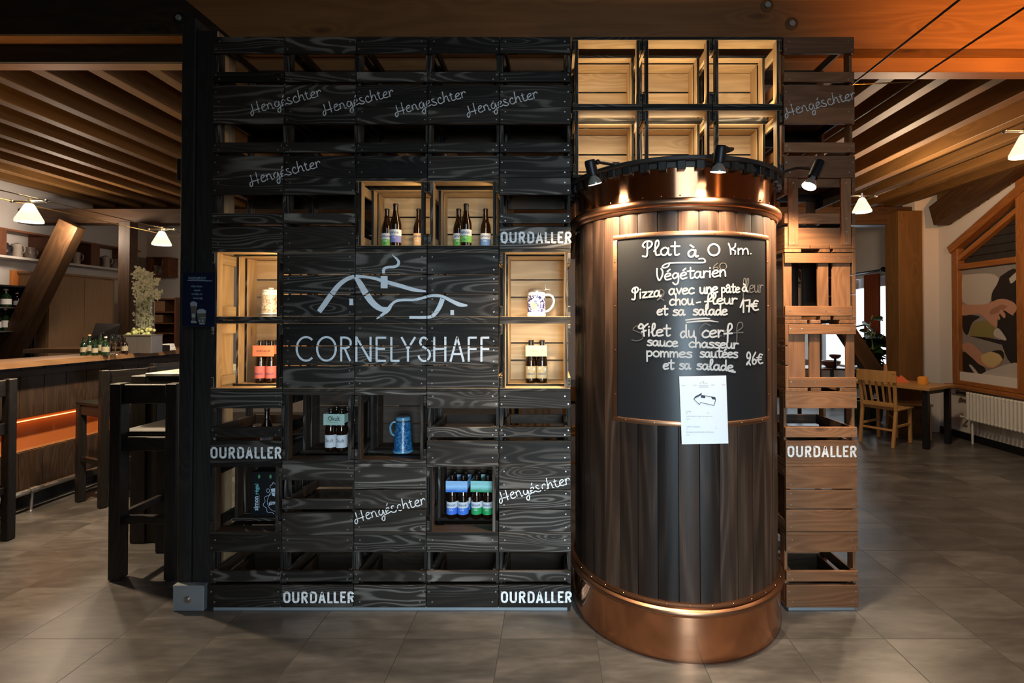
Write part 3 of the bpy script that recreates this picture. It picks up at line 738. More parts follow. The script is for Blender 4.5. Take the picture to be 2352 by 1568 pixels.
# ---------------------------------------------------------------- chalkboard on the barrel
RB = RS+.004
za, zb_ = 1.0545+.008, 1.922
th = math.radians(43)
a0, a1 = -pi/2-th, -pi/2+th
cb = thing('chalkboard', 'curved chalkboard menu in a copper frame fixed to the barrel', 'chalkboard', (BX+RB*math.cos(-pi/2), BY-RB, za))
mb = MB(); mb.lathe([(RB-.003, za), (RB+.002, za), (RB+.002, zb_), (RB-.003, zb_)], 64, 0, Tc, True, a0+.015, a1-.015); loc(cb, mb, 'panel', board)
fw = .022
for nm, z0, z1, b0, b1 in (('top', zb_-fw*.5, zb_+fw*.5, a0, a1), ('bottom', za-fw*.5, za+fw*.5, a0, a1), ('l', za+fw*.5, zb_-fw*.5, a0, a0+fw/RB), ('r', za+fw*.5, zb_-fw*.5, a1-fw/RB, a1)):
    mb = MB(); mb.lathe([(RB-.004, z0), (RB+.005, z0), (RB+.007, z0+.003), (RB+.007, z1-.003), (RB+.005, z1), (RB-.004, z1)], 64 if b1-b0 > .5 else 3, 0, Tc, True, b0, b1)
    ks = [(b0+(b1-b0)*(i+.5)/6, (z0+z1)/2) for i in range(6)] if b1-b0 > .5 else [((b0+b1)/2, z0+(z1-z0)*(i+.5)/4) for i in range(4)]
    for a, z in ks:
        M = Tc @ Matrix.Rotation(a, 4, 'Z') @ Matrix.Translation((RB+.0065, 0, z)) @ Matrix.Rotation(pi/2, 4, 'Y')
        mb.lathe([(.0038, 0), (.003, .0016), (0, .0022)], 8, 0, M)
    loc(cb, mb, 'frame_strip', copf)
mb = MB(); fn = lambda x, y: cyl_hit(x, y, RB+.0032)
for q in gh: put_polys(mb, ribbon(resample(q, 1.5)), fn)
o = loc(cb, mb, 'wiped_lettering', ghost); o['label'] = 'faint traces of wiped chalk writing'
mb = MB(); fn = lambda x, y: cyl_hit(x, y, RB+.0036)
for q in st: put_polys(mb, ribbon(resample(q, 1.5)), fn)
o = loc(cb, mb, 'chalk_lettering', chalk); o['label'] = 'white handwritten menu in French'

# notice sheet
def font_polys(body, x, y, h, align='LEFT', xs=1.0, bold=0):
    cu = bpy.data.curves.new('t', 'FONT'); cu.body = body; cu.size = 1.0; cu.align_x = align; cu.resolution_u = 2; cu.offset = bold
    ob = bpy.data.objects.new('t', cu); C.objects.link(ob)
    dg = bpy.context.evaluated_depsgraph_get(); me = bpy.data.meshes.new_from_object(ob.evaluated_get(dg))
    ps = [[(x+me.vertices[i].co.x*h*xs/.72, y-me.vertices[i].co.y*h/.72) for i in p.vertices] for p in me.polygons]
    bpy.data.objects.remove(ob); bpy.data.curves.remove(cu); bpy.data.meshes.remove(me)
    return ps
ns_ = thing('paper_notice', 'white paper notice with a black arrow, stuck over the lower edge of the chalkboard', 'notice', cyl_hit(1616, 1018, RB+.012))
q4 = [(1560, 864), (1668, 862), (1673, 1018), (1566, 1020)]
def bil(u, v):
    a = [q4[0][k]+(q4[1][k]-q4[0][k])*u for k in (0, 1)]; b = [q4[3][k]+(q4[2][k]-q4[3][k])*u for k in (0, 1)]
    return a[0]+(b[0]-a[0])*v, a[1]+(b[1]-a[1])*v
mb = MB(); n = 10
pts = []; faces = []
for R in (RB+.0105, RB+.0098):
    for j in range(2):
        for i in range(n+1): pts.append(cyl_hit(*bil(i/n, j), R))
m = n+1
for i in range(n):
    faces += [[m+i, m+i+1, i+1, i], [2*m+i, 2*m+i+1, 3*m+i+1, 3*m+i], [i, i+1, 2*m+i+1, 2*m+i], [m+i+1, m+i, 3*m+i, 3*m+i+1]]
faces += [[0, 2*m, 3*m, m], [n, m+n, 3*m+n, 2*m+n]]
mb.add(pts, faces, 0); loc(ns_, mb, 'sheet', paperm)
nc = lambda x, y: (1540+x/8.713, 850+y/8.713)
fnp = lambda x, y: cyl_hit(*nc(x, y), RB+.0112)
mb = MB()
arrow = [(465, 575), (625, 455), (612, 500), (890, 540), (905, 590), (870, 705), (600, 645), (580, 690)]
al = arrow+[arrow[0]]
put_polys(mb, ribbon([(a, b, 12) for a, b in resample(al, 15)]), fnp)
put_polys(mb, [[(465, 575), (490, 525), (625, 455), (612, 500)], [(612, 500), (890, 540), (905, 590), (612, 550)]], fnp)
loc(ns_, mb, 'arrow', ink)
mb = MB()
put_polys(mb, font_polys('L’accueil', 715, 566, 17, xs=1.1), lambda x, y: cyl_hit(*nc(x, y), RB+.0114)); loc(ns_, mb, 'arrow_lettering', paperm)
mb = MB()
for (tx, x, y, h, xs) in (('Test rapide', 308, 832, 26, .62), ('Veuillez attendre à l’étage, nous venons vous', 312, 932, 25, .83), ('trouver.', 312, 985, 24, .7), ('COVID-19 Schnelltest', 318, 1142, 27, .82), ('Bitte warten Sie auf dem Boden, wir kommen zu', 320, 1248, 27, .74), ('Ihnen.', 320, 1303, 25, .8)):
    put_polys(mb, font_polys(tx, x, y, h, xs=xs), fnp)
put_polys(mb, font_polys('CORNELYSHAFF', 560, 318, 24, xs=.85), fnp)
for a, b in (((308, 860), (775, 855)), ((318, 1172), (930, 1158)), ((575, 335), (755, 335))): put_polys(mb, ribbon([(*a, 6), (*b, 6)]), fnp)
for q in ([(585, 272), (610, 235), (640, 228), (660, 260), (680, 272)], [(635, 228), (690, 242), (700, 262), (740, 262)], [(655, 215), (665, 230)]): put_polys(mb, ribbon([(a, b, 6) for a, b in q]), fnp)
loc(ns_, mb, 'notice_lettering', greyink)
mb = MB()
for a, b in (((220, 303), (522, 296)), ((815, 296), (1098, 292))): put_polys(mb, ribbon([(*a, 9), (*b, 9)]), fnp)
loc(ns_, mb, 'header_line', rustink)

# ---------------------------------------------------------------- spotlights on arms
bulbglow = simple('glowing_bulb_face', (1, 1, 1), .4, emit=(1, .90, .74), es=6)
bulbglass = simple('reflector_glass', (.50, .48, .42), .22, .7)
def spotlight(label, top, bulb, armpts, tgt, power, cone=112):
    top, bulb = Vector(top), Vector(bulb); d = (bulb-top).normalized(); L = (bulb-top).length
    q = Vector((0, 0, 1)).rotation_difference(d).to_matrix().to_4x4(); q.translation = top
    t = thing('spotlight', label, 'spotlight', armpts[-1], 0, 'spotlights on the barrel rim')
    mb = MB(); r = .026
    mb.lathe([(0, 0), (r*.8, 0), (r*.95, .004), (r, .012), (r, L*.60), (r*1.0, L*.615), (r*.84, L*.615), (r*.84, L*.5), (0, L*.5)], 24, 0, q); loc(t, mb, 'lamp_housing', blackm)
    mb = MB(); mb.lathe([(.013, L*.55), (.0135, L*.66), (.016, L*.70), (.026, L*.80), (.033, L*.92), (.034, L*.965), (.0335, L*.965), (.032, L*.92), (.025, L*.805), (.0145, L*.70), (.012, L*.66)], 28, 0, q); loc(t, mb, 'bulb', bulbglass)
    mb = MB(); mb.lathe([(.0318, L*.93), (.031, L*.985), (.022, L*1.0), (0, L*1.005)], 24, 0, q); loc(t, mb, 'bulb_face', bulbglow)
    mb = MB(); mb.tube(smooth(armpts, 5), .0075, 10); mb.sphere(armpts[0], .012); loc(t, mb, 'arm', blackm)
    mb = MB(); e = Vector(armpts[-1]); mb.box(e.x-.018, e.y-.018, 2.2676, e.x+.018, e.y+.018, max(2.277, e.z+.008), 0, .003); loc(t, mb, 'clamp', blackm)
    spot('spotlight_beam', bulb+d*.012, Vector(tgt)-bulb, power, HALO, cone, 1.0, .03)
def rimpt(deg, r=.56, z=2.276): r *= RK; a = math.radians(deg-90); return Vector((BX+r*math.cos(a), BY+r*math.sin(a), z))
b = P(1367, 424, 2.31)
spotlight('black spotlight on the left side of the barrel rim', P(1354, 367, 2.28), b, [P(1373, 372, 2.288), P(1398, 376, 2.36), rimpt(-42, .55)], (.30, 2.42, 1.45), 130, 140)
b = P(1649, 397, 2.15)
spotlight('black spotlight on the front of the barrel rim', P(1656, 334, 2.125), b, [P(1668, 342, 2.14), P(1682, 343, 2.2), rimpt(8, .55)], (.70, 2.255, 1.84), 125)
b = P(1857, 430, 2.40)
spotlight('black spotlight on the right side of the barrel rim', P(1884, 371, 2.42), b, [P(1866, 388, 2.43), P(1830, 386, 2.5), rimpt(62, .57)], (1.16, 2.52, 1.60), 120, 140)
# ---------------------------------------------------------------- painted lettering on the crates
CAPS = []
k = 1/13.067
Rg = [[(622, 560), (622, 238)], [(622, 240), (715, 240), (748, 270), (755, 310), (745, 355), (715, 382), (640, 385)], [(680, 385), (768, 560)]]
OUR = [[(80, 470), (80, 290), (115, 250), (155, 238), (198, 250), (232, 290), (232, 470), (200, 518), (155, 530), (112, 518), (80, 470)],
       [(345, 222), (345, 470), (375, 518), (422, 530), (472, 518), (500, 470), (500, 222)], *Rg,
       [(880, 240), (960, 240), (1010, 262), (1030, 310), (1030, 465), (1005, 512), (955, 532), (880, 532), (880, 240)],
       [(1128, 558), (1212, 235), (1298, 558)], [(1160, 455), (1268, 455)], [(1400, 220), (1400, 530), (1525, 530)], [(1592, 220), (1592, 530), (1715, 530)],
       [(1928, 238), (1787, 238), (1787, 530), (1928, 530)], [(1787, 378), (1895, 378)]] + [[(x+1388, y) for x, y in q] for q in Rg]
HEN = [[(205, 580), (235, 680), (262, 780), (265, 840), (235, 885), (200, 860), (195, 800), (230, 760), (300, 740), (380, 715), (440, 690)], [(345, 500), (375, 620), (400, 720), (425, 800)],
       [(490, 680), (550, 640), (580, 600), (550, 575), (505, 600), (490, 660), (510, 730), (560, 750), (610, 725), (632, 700)],
       [(620, 575), (650, 640), (668, 715)], [(668, 690), (650, 605), (690, 550), (730, 565), (760, 620), (790, 690), (830, 675)],
       [(900, 500), (855, 520), (838, 590), (870, 645), (920, 640), (945, 580), (935, 500)], [(940, 500), (985, 620), (1005, 740), (985, 795), (940, 785), (925, 730), (960, 680), (1010, 640), (1060, 610)],
       [(1030, 560), (1090, 520), (1110, 470), (1080, 450), (1035, 480), (1025, 550), (1062, 602), (1120, 585), (1160, 550)], [(1066, 335), (1048, 400)],
       [(1245, 410), (1200, 405), (1172, 440), (1215, 485), (1280, 500), (1308, 530), (1275, 568), (1210, 572), (1165, 548)],
       [(1425, 400), (1400, 362), (1355, 390), (1340, 450), (1370, 512), (1430, 528), (1490, 480), (1510, 440)],
       [(1455, 200), (1480, 340), (1515, 492)], [(1500, 430), (1530, 350), (1575, 330), (1605, 390), (1635, 460), (1672, 458)],
       [(1665, 240), (1690, 340), (1722, 430), (1770, 440), (1820, 400)], [(1640, 312), (1728, 275)],
       [(1830, 350), (1890, 312), (1915, 265), (1870, 245), (1825, 290), (1815, 350), (1850, 402), (1910, 402), (1965, 370)],
       [(1960, 220), (1985, 300), (2002, 382)], [(1985, 285), (2010, 222), (2050, 205), (2082, 245)]]
strokes = []     # (points px with width, material 0 paint / 1 logo)
def ourdaller(x, y, sc=1.0, mat=0):
    for q in OUR: strokes.append(([(x+(a-50)*k*sc, y+(b-205)*k*sc, 62*k*sc) for a, b in q], mat))
for a in ((483.8, 1025.5), (651, 1357.5), (1150.6, 1357), (1150, 531.5)): ourdaller(*a)
ourdaller(1808.5, 1022.8, .975)
h = 1/11.76
def heng(dx, dy):
    for q in HEN: strokes.append(([(560+dx+a*h, 190+dy+b*h, 2.25) for i, (a, b) in enumerate(smooth(q, 5))], 0))
for d in ((0, 0), (166, 0), (332, 3), (497, 4), (-2, 163), (1227, 6), (239, 937), (571, 890)): heng(*d)
L = lambda q, w: [(660+a[0]/4.8, 570+a[1]/4.8, w/4.8) for a in q]
LW = lambda q: [(660+a/4.8, 570+b/4.8, w_/4.8) for a, b, w_ in q]
w_ = 23
ell = lambda cx, cy, rx, ry, a0=0, a1=360, n=36: [(cx+rx*math.cos(math.radians(a0+(a1-a0)*i/n)), cy+ry*math.sin(math.radians(a0+(a1-a0)*i/n))) for i in range(n+1)]
for q in ([*ell(207, 1108, 103, 130, -48, -312, 30)], ell(432, 1108, 103, 130), [(595, 1246), (595, 972)], smooth([(595, 984), (645, 984), (688, 1005), (700, 1045), (685, 1082), (645, 1100), (595, 1100)], 4), [(632, 1100), (694, 1242)],
          [(762, 1250), (762, 972)], [(764, 985), (916, 1245)], [(918, 1250), (918, 975)], [(1090, 985), (985, 985), (985, 1240), (1088, 1240)], [(985, 1108), (1078, 1108)], [(1147, 978), (1147, 1240), (1236, 1240)],
          [(1258, 978), (1330, 1110), (1330, 1250)], [(1410, 978), (1330, 1110)], smooth([(1545, 1008), (1510, 984), (1478, 996), (1465, 1040), (1490, 1080), (1530, 1105), (1565, 1140), (1570, 1190), (1545, 1230), (1500, 1242), (1460, 1215), (1446, 1180)], 5),
          [(1620, 975), (1620, 1250)], [(1742, 975), (1742, 1250)], [(1620, 1108), (1742, 1108)], [(1798, 1250), (1872, 978), (1945, 1250)], [(1825, 1165), (1920, 1165)],
          [(2088, 985), (2000, 985), (2000, 1250)], [(2000, 1110), (2086, 1110)], [(2226, 985), (2140, 985), (2140, 1250)], [(2140, 1110), (2226, 1110)]):
    strokes.append((L(q, w_), 1))
for q in ([(350, 700, 52), (400, 632, 58), (450, 560, 58), (505, 485, 58), (570, 405, 52), (650, 345, 45), (740, 312, 40), (830, 312, 30), (960, 332, 32), (1090, 370, 42), (1250, 415, 45), (1400, 458, 40), (1530, 476, 18)],
          [(750, 318, 34), (800, 385, 62), (870, 505, 72), (950, 610, 68), (1035, 668, 58), (1110, 672, 46)],
          [(985, 778, 14), (1060, 722, 34), (1112, 675, 46), (1150, 620, 32), (1200, 582, 28), (1280, 570, 28), (1400, 568, 28), (1500, 545, 28), (1570, 525, 30), (1640, 520, 30), (1720, 535, 32), (1800, 575, 38), (1900, 620, 45), (1985, 630, 18)],
          [(1712, 556, 54), (1680, 640, 52), (1640, 705, 46), (1590, 752, 36), (1500, 761, 32), (1345, 761, 32)],
          [(1062, 278, 30), (1062, 240, 34), (1080, 218, 32), (1120, 208, 28), (1180, 204, 30), (1218, 185, 32), (1228, 150, 30), (1205, 115, 24), (1175, 90, 12), (1155, 66, 4)]):
    strokes.append((LW(smooth(q, 6)), 1))
strokes += [(LW([(705, 555, 42), (705, 628, 42)]), 1), (LW([(1818, 680, 40), (1818, 735, 40)]), 1)]
CHIM = [(660+a/4.8, 570+b/4.8) for a, b in ((1030, 305), (1106, 305), (1106, 442), (1030, 442))]
PAINT = {}
def wx(px, py):
    v = P(px, py, YF); return v.x, v.z
def add_paint(poly, mat):
    cx_ = sum(p[0] for p in poly)/len(poly); cy_ = sum(p[1] for p in poly)/len(poly); X, Z = wx(cx_, cy_)
    row = int((ZT-Z)/RP); col = 8 if X > 1.0 else int((X-X0)/XP)
    key = (col, row)
    if key not in CELL: return
    r, kd, xc, z0 = CELL[key]; d = Z-z0
    if abs(X-xc) > CW/2-.0005: return
    if kd == 'side': ok = any(a+.0004 <= d <= b-.0004 for a, b in BZ)
    elif kd == 'bottom':
        g = (CD-2*TK-.326-.0024)/2
        bs = [(0, TK)]; y = TK+.0012
        for wv in (.114, .098, .114): bs.append((y, y+wv)); y += wv+g
        bs.append((CD-TK, CD)); dd = d
        ok = any(a <= dd <= b for a, b in bs)
    else: ok = False
    if not ok: return
    mb = PAINT.setdefault((key, mat), MB())
    q = poly if area2(poly) < 0 else poly[::-1]
    pts = []
    for p in q:
        X, Z = wx(*p); pts.append((X, YF-.0009-.0001*LAYER[0], Z))
    mb.add(pts, [list(range(len(q)))], 0)
for pts, mat in strokes:
    LAYER[0] = (LAYER[0]+1) % 5
    for q in ribbon(resample(pts, 1.3), False): add_paint(q, mat)
for i in range(10):
    for j in range(18):
        a = [CHIM[0][0]+(CHIM[1][0]-CHIM[0][0])*t/10 for t in (i, i+1)]; b = [CHIM[0][1]+(CHIM[2][1]-CHIM[0][1])*t/18 for t in (j, j+1)]
        add_paint([(a[0], b[0]), (a[1], b[0]), (a[1], b[1]), (a[0], b[1])], 1)
for (key, mat), mb in PAINT.items():
    r = CELL[key][0]; o = mb.build('lettering' if mat == 0 else 'painted_logo', paint if mat == 0 else logo_paint, r)
    o.matrix_parent_inverse = r.matrix_basis.inverted()
# ---------------------------------------------------------------- bottles, carriers, steins
amber = simple('brown_glass', (.012, .0045, .0018), .06, 0, .6, coat=.6)
greenglass = simple('dark_green_glass', (.008, .022, .010), .06, 0, .6, coat=.5)
capm = simple('crown_cap', (.04, .035, .03), .35, .7)
lab_white = simple('label_white', (.72, .72, .74), .6)
lab_green = simple('label_green', (.20, .52, .10), .6)
lab_green2 = simple('label_deep_green', (.02, .36, .10), .6)
lab_blue = simple('label_blue', (.06, .20, .72), .6)
lab_violet = simple('label_violet_blue', (.24, .25, .58), .6)
lab_steel = simple('label_steel_blue', (.16, .30, .60), .6)
lab_peach = simple('label_peach', (.72, .45, .22), .6)
lab_red = simple('label_coral', (.72, .18, .15), .6)
lab_gold = simple('label_gold', (.55, .42, .22), .6)
navy = simple('navy_print', (.02, .06, .20), .6)
carton_orange = simple('orange_carton', (.85, .26, .13), .65)
carton_cream = simple('cream_carton', (.66, .62, .38), .65)
carton_mint = simple('pale_green_carton', (.42, .58, .50), .65)
def carton_grad(name, a, b_):
    m = bpy.data.materials.new(name); m.use_nodes = True; k = N(m); b = k.n['Principled BSDF']
    g = k.n.new('ShaderNodeTexCoord').outputs['Generated']; sp = k.n.new('ShaderNodeSeparateXYZ'); k.lk(g, sp.inputs[0])
    n = k.noise(g, 3, 2, .5); v = k.math('ADD', sp.outputs[2], k.math('MULTIPLY', n, .25))
    k.lk(k.ramp(v, [(.25, b_), (.5, a), (.62, tuple(min(1, x*1.25) for x in a)), (.8, a)]), b.inputs['Base Color']); b.inputs['Roughness'].default_value = .6
    return m
carton_blue = carton_grad('blue_sky_carton', (.30, .50, .78), (.03, .18, .62))
carton_green = carton_grad('green_sky_carton', (.28, .58, .56), (.02, .30, .12))
BR, BH = .0305, .241
def curved_text(mb, body, R, zc, h, xs, a_mid=-pi/2, mat=0, bold=0):
    for q in font_polys(body, 0, 0, 1.0, 'CENTER', 1.0, bold):
        pts = []
        for x, y in q:
            a = a_mid + x*h*xs/R; pts.append((R*math.cos(a), R*math.sin(a), zc-y*h))
        mb.add(pts, [list(range(len(pts)))], mat)
def make_bottle(low, text, tmat, up=lab_white, extra=None, split=.52, glass=None, style='two'):
    r = thing('beer_bottle', 'bottle', 'bottle')
    mb = MB(); mb.lathe([(0, .004), (.022, .004), (.027, 0), (.0305, .004), (BR, .012), (BR, .118), (.0295, .132), (.0255, .150), (.0185, .170), (.0150, .188), (.0135, .205), (.0130, .226), (.0142, .227), (.0142, .233), (.0125, .235), (.0125, .237), (0, .237)], 28); mb.build('glass', glass or amber, r)
    mb = MB(); mb.lathe([(.0150, .2325), (.0146, .2385), (.012, .241), (0, .2412)], 20); mb.build('cap', capm, r)
    z0, z1 = .026, .096; zs = z0+(z1-z0)*split; rr = BR+.0006
    mb = MB(); mb.lathe([(rr, z0, 1), (rr, zs, 0), (rr, z1)], 28); lo = mb.build('label', [up, low], r)
    mb = MB()
    if style == 'two':
        curved_text(mb, text, rr+.0003, zs+.010, .0165, .95, mat=0, bold=.015)
        curved_text(mb, '0.0%', rr+.0003, zs-.014, .0085, .9, mat=1, bold=.02)
        if extra == 'heart':
            M = Matrix(((1, 0, 0, 0), (0, 0, 1, 0), (0, 1, 0, 0), (0, 0, 0, 1)))
            q = [(0, -.006), (.006, .001), (.005, .0045), (.002, .005), (0, .003), (-.002, .005), (-.005, .0045), (-.006, .001)]
            mb.add([((x-.004), -math.sqrt((rr+.0004)**2-(x-.004)**2), z0+.013+y) for x, y in q], [list(range(8))[::-1]], 2)
        mb.build('label_lettering', [tmat, lab_white, lab_green2], lo)
    elif style == 'our':
        curved_text(mb, text, rr+.0003, z0+.021, .011, .62, mat=0, bold=.02)
        for a_, z_, s_ in ((-.9, .078, .011), (-1.95, .085, .008), (-.95, .05, .006)):
            q = E(0, 0, s_*.55, s_, 0, 360, 12)[:-1]
            mb.add([((rr+.0003)*math.cos(a_+x/rr), (rr+.0003)*math.sin(a_+x/rr), z_+y) for x, y in q], [list(range(12))], 1)
        mb.build('label_lettering', [navy, low if low != lab_gold else lab_white], lo)
    elif style == 'okt':
        curved_text(mb, 'Okult', rr+.0003, z0+.030, .021, .8, mat=0, bold=.0)
        mb.build('label_lettering', [ink], lo)
    return r
def place(root, p, label, group=None, rz=0, copy=True):
    o = copy_tree(root) if copy else root
    o.location = p; o.rotation_euler = (0, 0, rz); o['label'] = label
    if group: o['group'] = group
    return o
g_bot = make_bottle(lab_green, 'simon', navy, extra='heart'); v_bot = make_bottle(lab_violet, 'simon', navy); s_bot = make_bottle(lab_steel, 'simon', navy)
p_bot = make_bottle(lab_peach, 'simon', navy, up=lab_peach)
dg_bot = make_bottle(lab_green2, 'simon', navy, extra='heart'); db_bot = make_bottle(lab_blue, 'simon', navy)
red_bot = make_bottle(lab_red, 'OURDALLER', navy, up=lab_red, style='our', split=.5); gold_bot = make_bottle(lab_gold, 'OURDALLER', navy, up=lab_gold, style='our')
ok_bot = make_bottle(lab_white, 'Okult', ink, style='okt')
def floorz(key): return CELL[key][3]+TK+.0016
z = floorz((2, 2)); gb = 'loose bottles in the two upper open crates'
place(g_bot, (PX(888, 2.88), 2.88, z), 'green labelled bottle behind the violet one in the left open crate', gb, copy=False)
place(v_bot, (PX(908, 2.755), 2.755, z), 'violet blue labelled bottle, tallest looking in the left open crate', gb, copy=False)
place(p_bot, (PX(961, 2.88), 2.88, z), 'peach labelled bottle half hidden by the right edge of the left open crate', gb, copy=False)
z = floorz((3, 2))
place(g_bot, (PX(1053, 2.88), 2.88, z), 'green labelled bottle at the back left of the right open crate', gb)
place(g_bot, (PX(1070, 2.755), 2.755, z), 'green labelled bottle at the front of the right open crate', gb)
place(s_bot, (PX(1115, 2.88), 2.88, z), 'steel blue labelled bottle alone on the right in the right open crate', gb, copy=False)
def carrier(x, y, z, root, first, cmat, word, wmat, cname, bname, group, rz=0, rows=2, shape=None):
    dx = .0316; R_ = Matrix.Rotation(rz, 4, 'Z'); base = Vector((x, y, z))
    t = thing('bottle_carrier', cname, 'carrier', base, rz, 'cardboard bottle carriers')
    mb = MB(); z0, z1 = .1515, .2135; hw, hd = .0605, .0605; tt = .0012
    for sy in (-1, 1): mb.box(-hw, sy*hd, z0, hw, sy*(hd-tt), z1)
    for sx in (-1, 1): mb.box(sx*hw, -hd+tt, z0+.012, sx*(hw-tt), hd-tt, z1)
    mb.box(-.002, -hd+tt, z0, .002, hd-tt, z1-.005)
    o = mb.build('carton', cmat, t)
    if word:
        mb = MB()
        for q in font_polys(word, 0, 0, .0125 if word != 'Okult' else .026, 'CENTER', .8, .01): mb.add([(a, -hd-.0005, .179-b-.003) for a, b in q], [list(range(len(q)))], 0)
        mb.add([(a, -hd-.0005, c) for a, c in ((-.026, .1665), (.026, .1665), (.026, .1675), (-.026, .1675))], [[0, 1, 2, 3]], 0)
        if word == 'Okult':
            for q in ribbon([(a, b, .0012) for a, b in E(-.028, .182, .013, .014)], False): mb.add([(a, -hd-.0006, b) for a, b in q], [[0, 1, 2, 3]], 0)
        mb.build('carton_lettering', wmat, t)
    n = 0
    for sy, rw in ((-1, 'front'), (1, 'back')):
        for sx, cl in ((-1, 'left'), (1, 'right')):
            p = base + R_ @ Vector((sx*dx, sy*dx, 0))
            place(root, p, 'brown bottle %s %s in the %s' % (rw, cl, bname), group, rz, copy=not (first and n == 0)); n += 1
Yp = 2.915
z = floorz((0, 4)); carrier(PX(619, Yp), Yp, z, red_bot, True, carton_orange, 'OURDALLER', ink, 'orange cardboard carrier around bottle necks in the lit crate at left', 'orange carrier', 'bottles in carriers')
z = floorz((4, 4)); carrier(PX(1232.5, Yp), Yp, z, gold_bot, True, carton_cream, 'OURDALLER', greyink, 'cream cardboard carrier around bottle necks in the lit crate at right', 'cream carrier', 'bottles in carriers')
z = floorz((1, 5)); carrier(PX(770, 2.80), 2.86, z, ok_bot, True, carton_mint, 'Okult', ink, 'pale green cardboard carrier in the unlit crate beside the blue stein', 'pale green carrier', 'bottles in carriers', math.radians(-4))
z = floorz((3, 6)); carrier(PX(1052, 2.84), 2.88, z, db_bot, True, carton_blue, '', ink, 'sky blue cardboard carrier beside the green one', 'sky blue carrier', 'bottles in carriers', math.radians(-2))
carrier(PX(1107, 2.84)+.004, 2.88, z, dg_bot, True, carton_green, '', ink, 'green cardboard carrier beside the sky blue one', 'green carrier', 'bottles in carriers', math.radians(-3))
# single bottle in the slotted crate
tmp = make_bottle(lab_green2, 'simon', navy); place(tmp, (PX(615, 2.84), 2.84, floorz((0, 5))), 'lone dark bottle in the slotted crate beside the black post', copy=False)
# black gift box
z = floorz((0, 6)); xg = PX(580, 2.87)
t = thing('gift_box', 'black gift box with pale round emblem in the unlit crate at left', 'box', (xg+.085, 2.93, z))
zt = PZ(1083, 2.87)
boxm = simple('black_card', (.008, .009, .011), .45)
mb = MB(); mb.box(xg, 2.87, z, xg+.17, 2.99, zt, 0, .002); loc(t, mb, 'carton', boxm)
bp_ = lambda x, y: P(560+x/9.8, 1060+y/9.8, 2.8694)
cyan = simple('cyan_print', (.20, .55, .60), .6); palep = simple('pale_blue_print', (.62, .72, .85), .6)
mb = MB()
def vtext(body, x, y, h, xs, mat):
    for q in font_polys(body, 0, 0, h, xs=xs, bold=.02): put_polys(mb, [[(x+b, y-a) for a, b in q]], bp_, mat)
vtext('simon', 322, 1100, 108, .9, 0); vtext('régal', 326, 742, 88, 1.05, 1)
put_polys(mb, ribbon([(343, 1040, 9), (343, 760, 9)]), bp_, 0)
loc(t, mb, 'box_lettering', [palep, cyan])
mb = MB()
sc = [(720+ (265+22*math.sin(a*9))*math.cos(a), 930+(245+20*math.sin(a*9))*math.sin(a), 9) for a in [math.radians(100+170*i/50) for i in range(51)]]
put_polys(mb, ribbon(sc), bp_); put_polys(mb, ribbon([(720+190*math.cos(a), 900+215*math.sin(a), 7) for a in [math.radians(90+180*i/30) for i in range(31)]]), bp_)
put_polys(mb, [[(608, 610), (705, 598), (700, 780), (640, 765)]], bp_); put_polys(mb, ribbon([(a, b, 10) for a, b in smooth([(600, 595), (592, 545), (640, 510), (660, 465), (690, 495), (740, 500)], 5)]), bp_)
put_polys(mb, ribbon([(a, b, 9) for a, b in E(545, 650, 36, 42)]), bp_)
for q in font_polys('simon', 0, 0, 95, xs=.8, bold=.03): put_polys(mb, [[(560+a*.97, 985+b-a*.22) for a, b in q if True]], bp_)
loc(t, mb, 'emblem', palep)
mb = MB()
for x in (345, 600): put_polys(mb, [E(x, 335, 26, 48, 0, 360, 12)[:-1]], bp_)
loc(t, mb, 'green_window', simple('green_foil', (.12, .35, .18), .3))
# steins
def stein_mat(name, a, b_, c_, sc, th=(.45, .55)):
    return speckle(name, [(.0, a), (th[0], a), (th[1], b_), (1, c_)], sc, .3, .5, .5, .8, 3, .3)
st_blue = stein_mat('blue_salt_glaze', (.01, .06, .17), (.03, .16, .33), (.10, .30, .46), 70)
st_bw = stein_mat('cobalt_and_white_relief', (.02, .02, .12), (.75, .76, .80), (.8, .8, .8), 70, (.50, .54))
st_beige = stein_mat('grey_beige_relief', (.30, .22, .16), (.60, .50, .40), (.66, .64, .58), 60, (.40, .52))
pewter = simple('pewter', (.62, .60, .58), .3, .9); cream = simple('white_glaze', (.70, .70, .70), .25)
lb_glaze = simple('light_blue_glaze', (.11, .28, .42), .25); dk_band = simple('dark_band_glaze', (.03, .03, .05), .3)
def stein(name, label, p, prof, body, rim, hr, handle, lid=None, sc=1.0):
    t = thing(name, label, 'stein', p)
    mb = MB(); mb.lathe([(r*sc, z*sc, m) for r, z, m in prof], 36); mb.build('mug_body', [body, rim, dk_band], t)
    mb = MB(); mb.tube([tuple(c*sc for c in q) for q in smooth(handle, 6)], hr*sc, 10); mb.build('handle', rim if body != st_blue else lb_glaze, t)
    if lid:
        mb = MB(); mb.lathe([(r*sc, z*sc) for r, z in lid[0]], 32); mb.build('lid', pewter if lid[1] is None else lid[1], t)
        if len(lid) > 2:
            mb = MB(); mb.tube([tuple(c*sc for c in q) for q in lid[2]], [.004*sc]*len(lid[2]), 8); mb.build('thumb_lever', pewter if len(lid) < 4 else lid[3], t)
    return t
Yq = 2.80
zz = floorz((4, 3)); x_ = PX(1232, Yq)
R = .052
prof = [(0, .002, 1), (.048, 0, 1), (R, .004, 1), (R+.001, .014, 1), (R-.003, .018, 1), (R-.002, .024, 0), (R-.001, .06, 0), (R-.003, .118, 1), (R-.002, .124, 1), (R-.004, .13, 1), (R-.005, .134, 1), (0, .134, 1)]
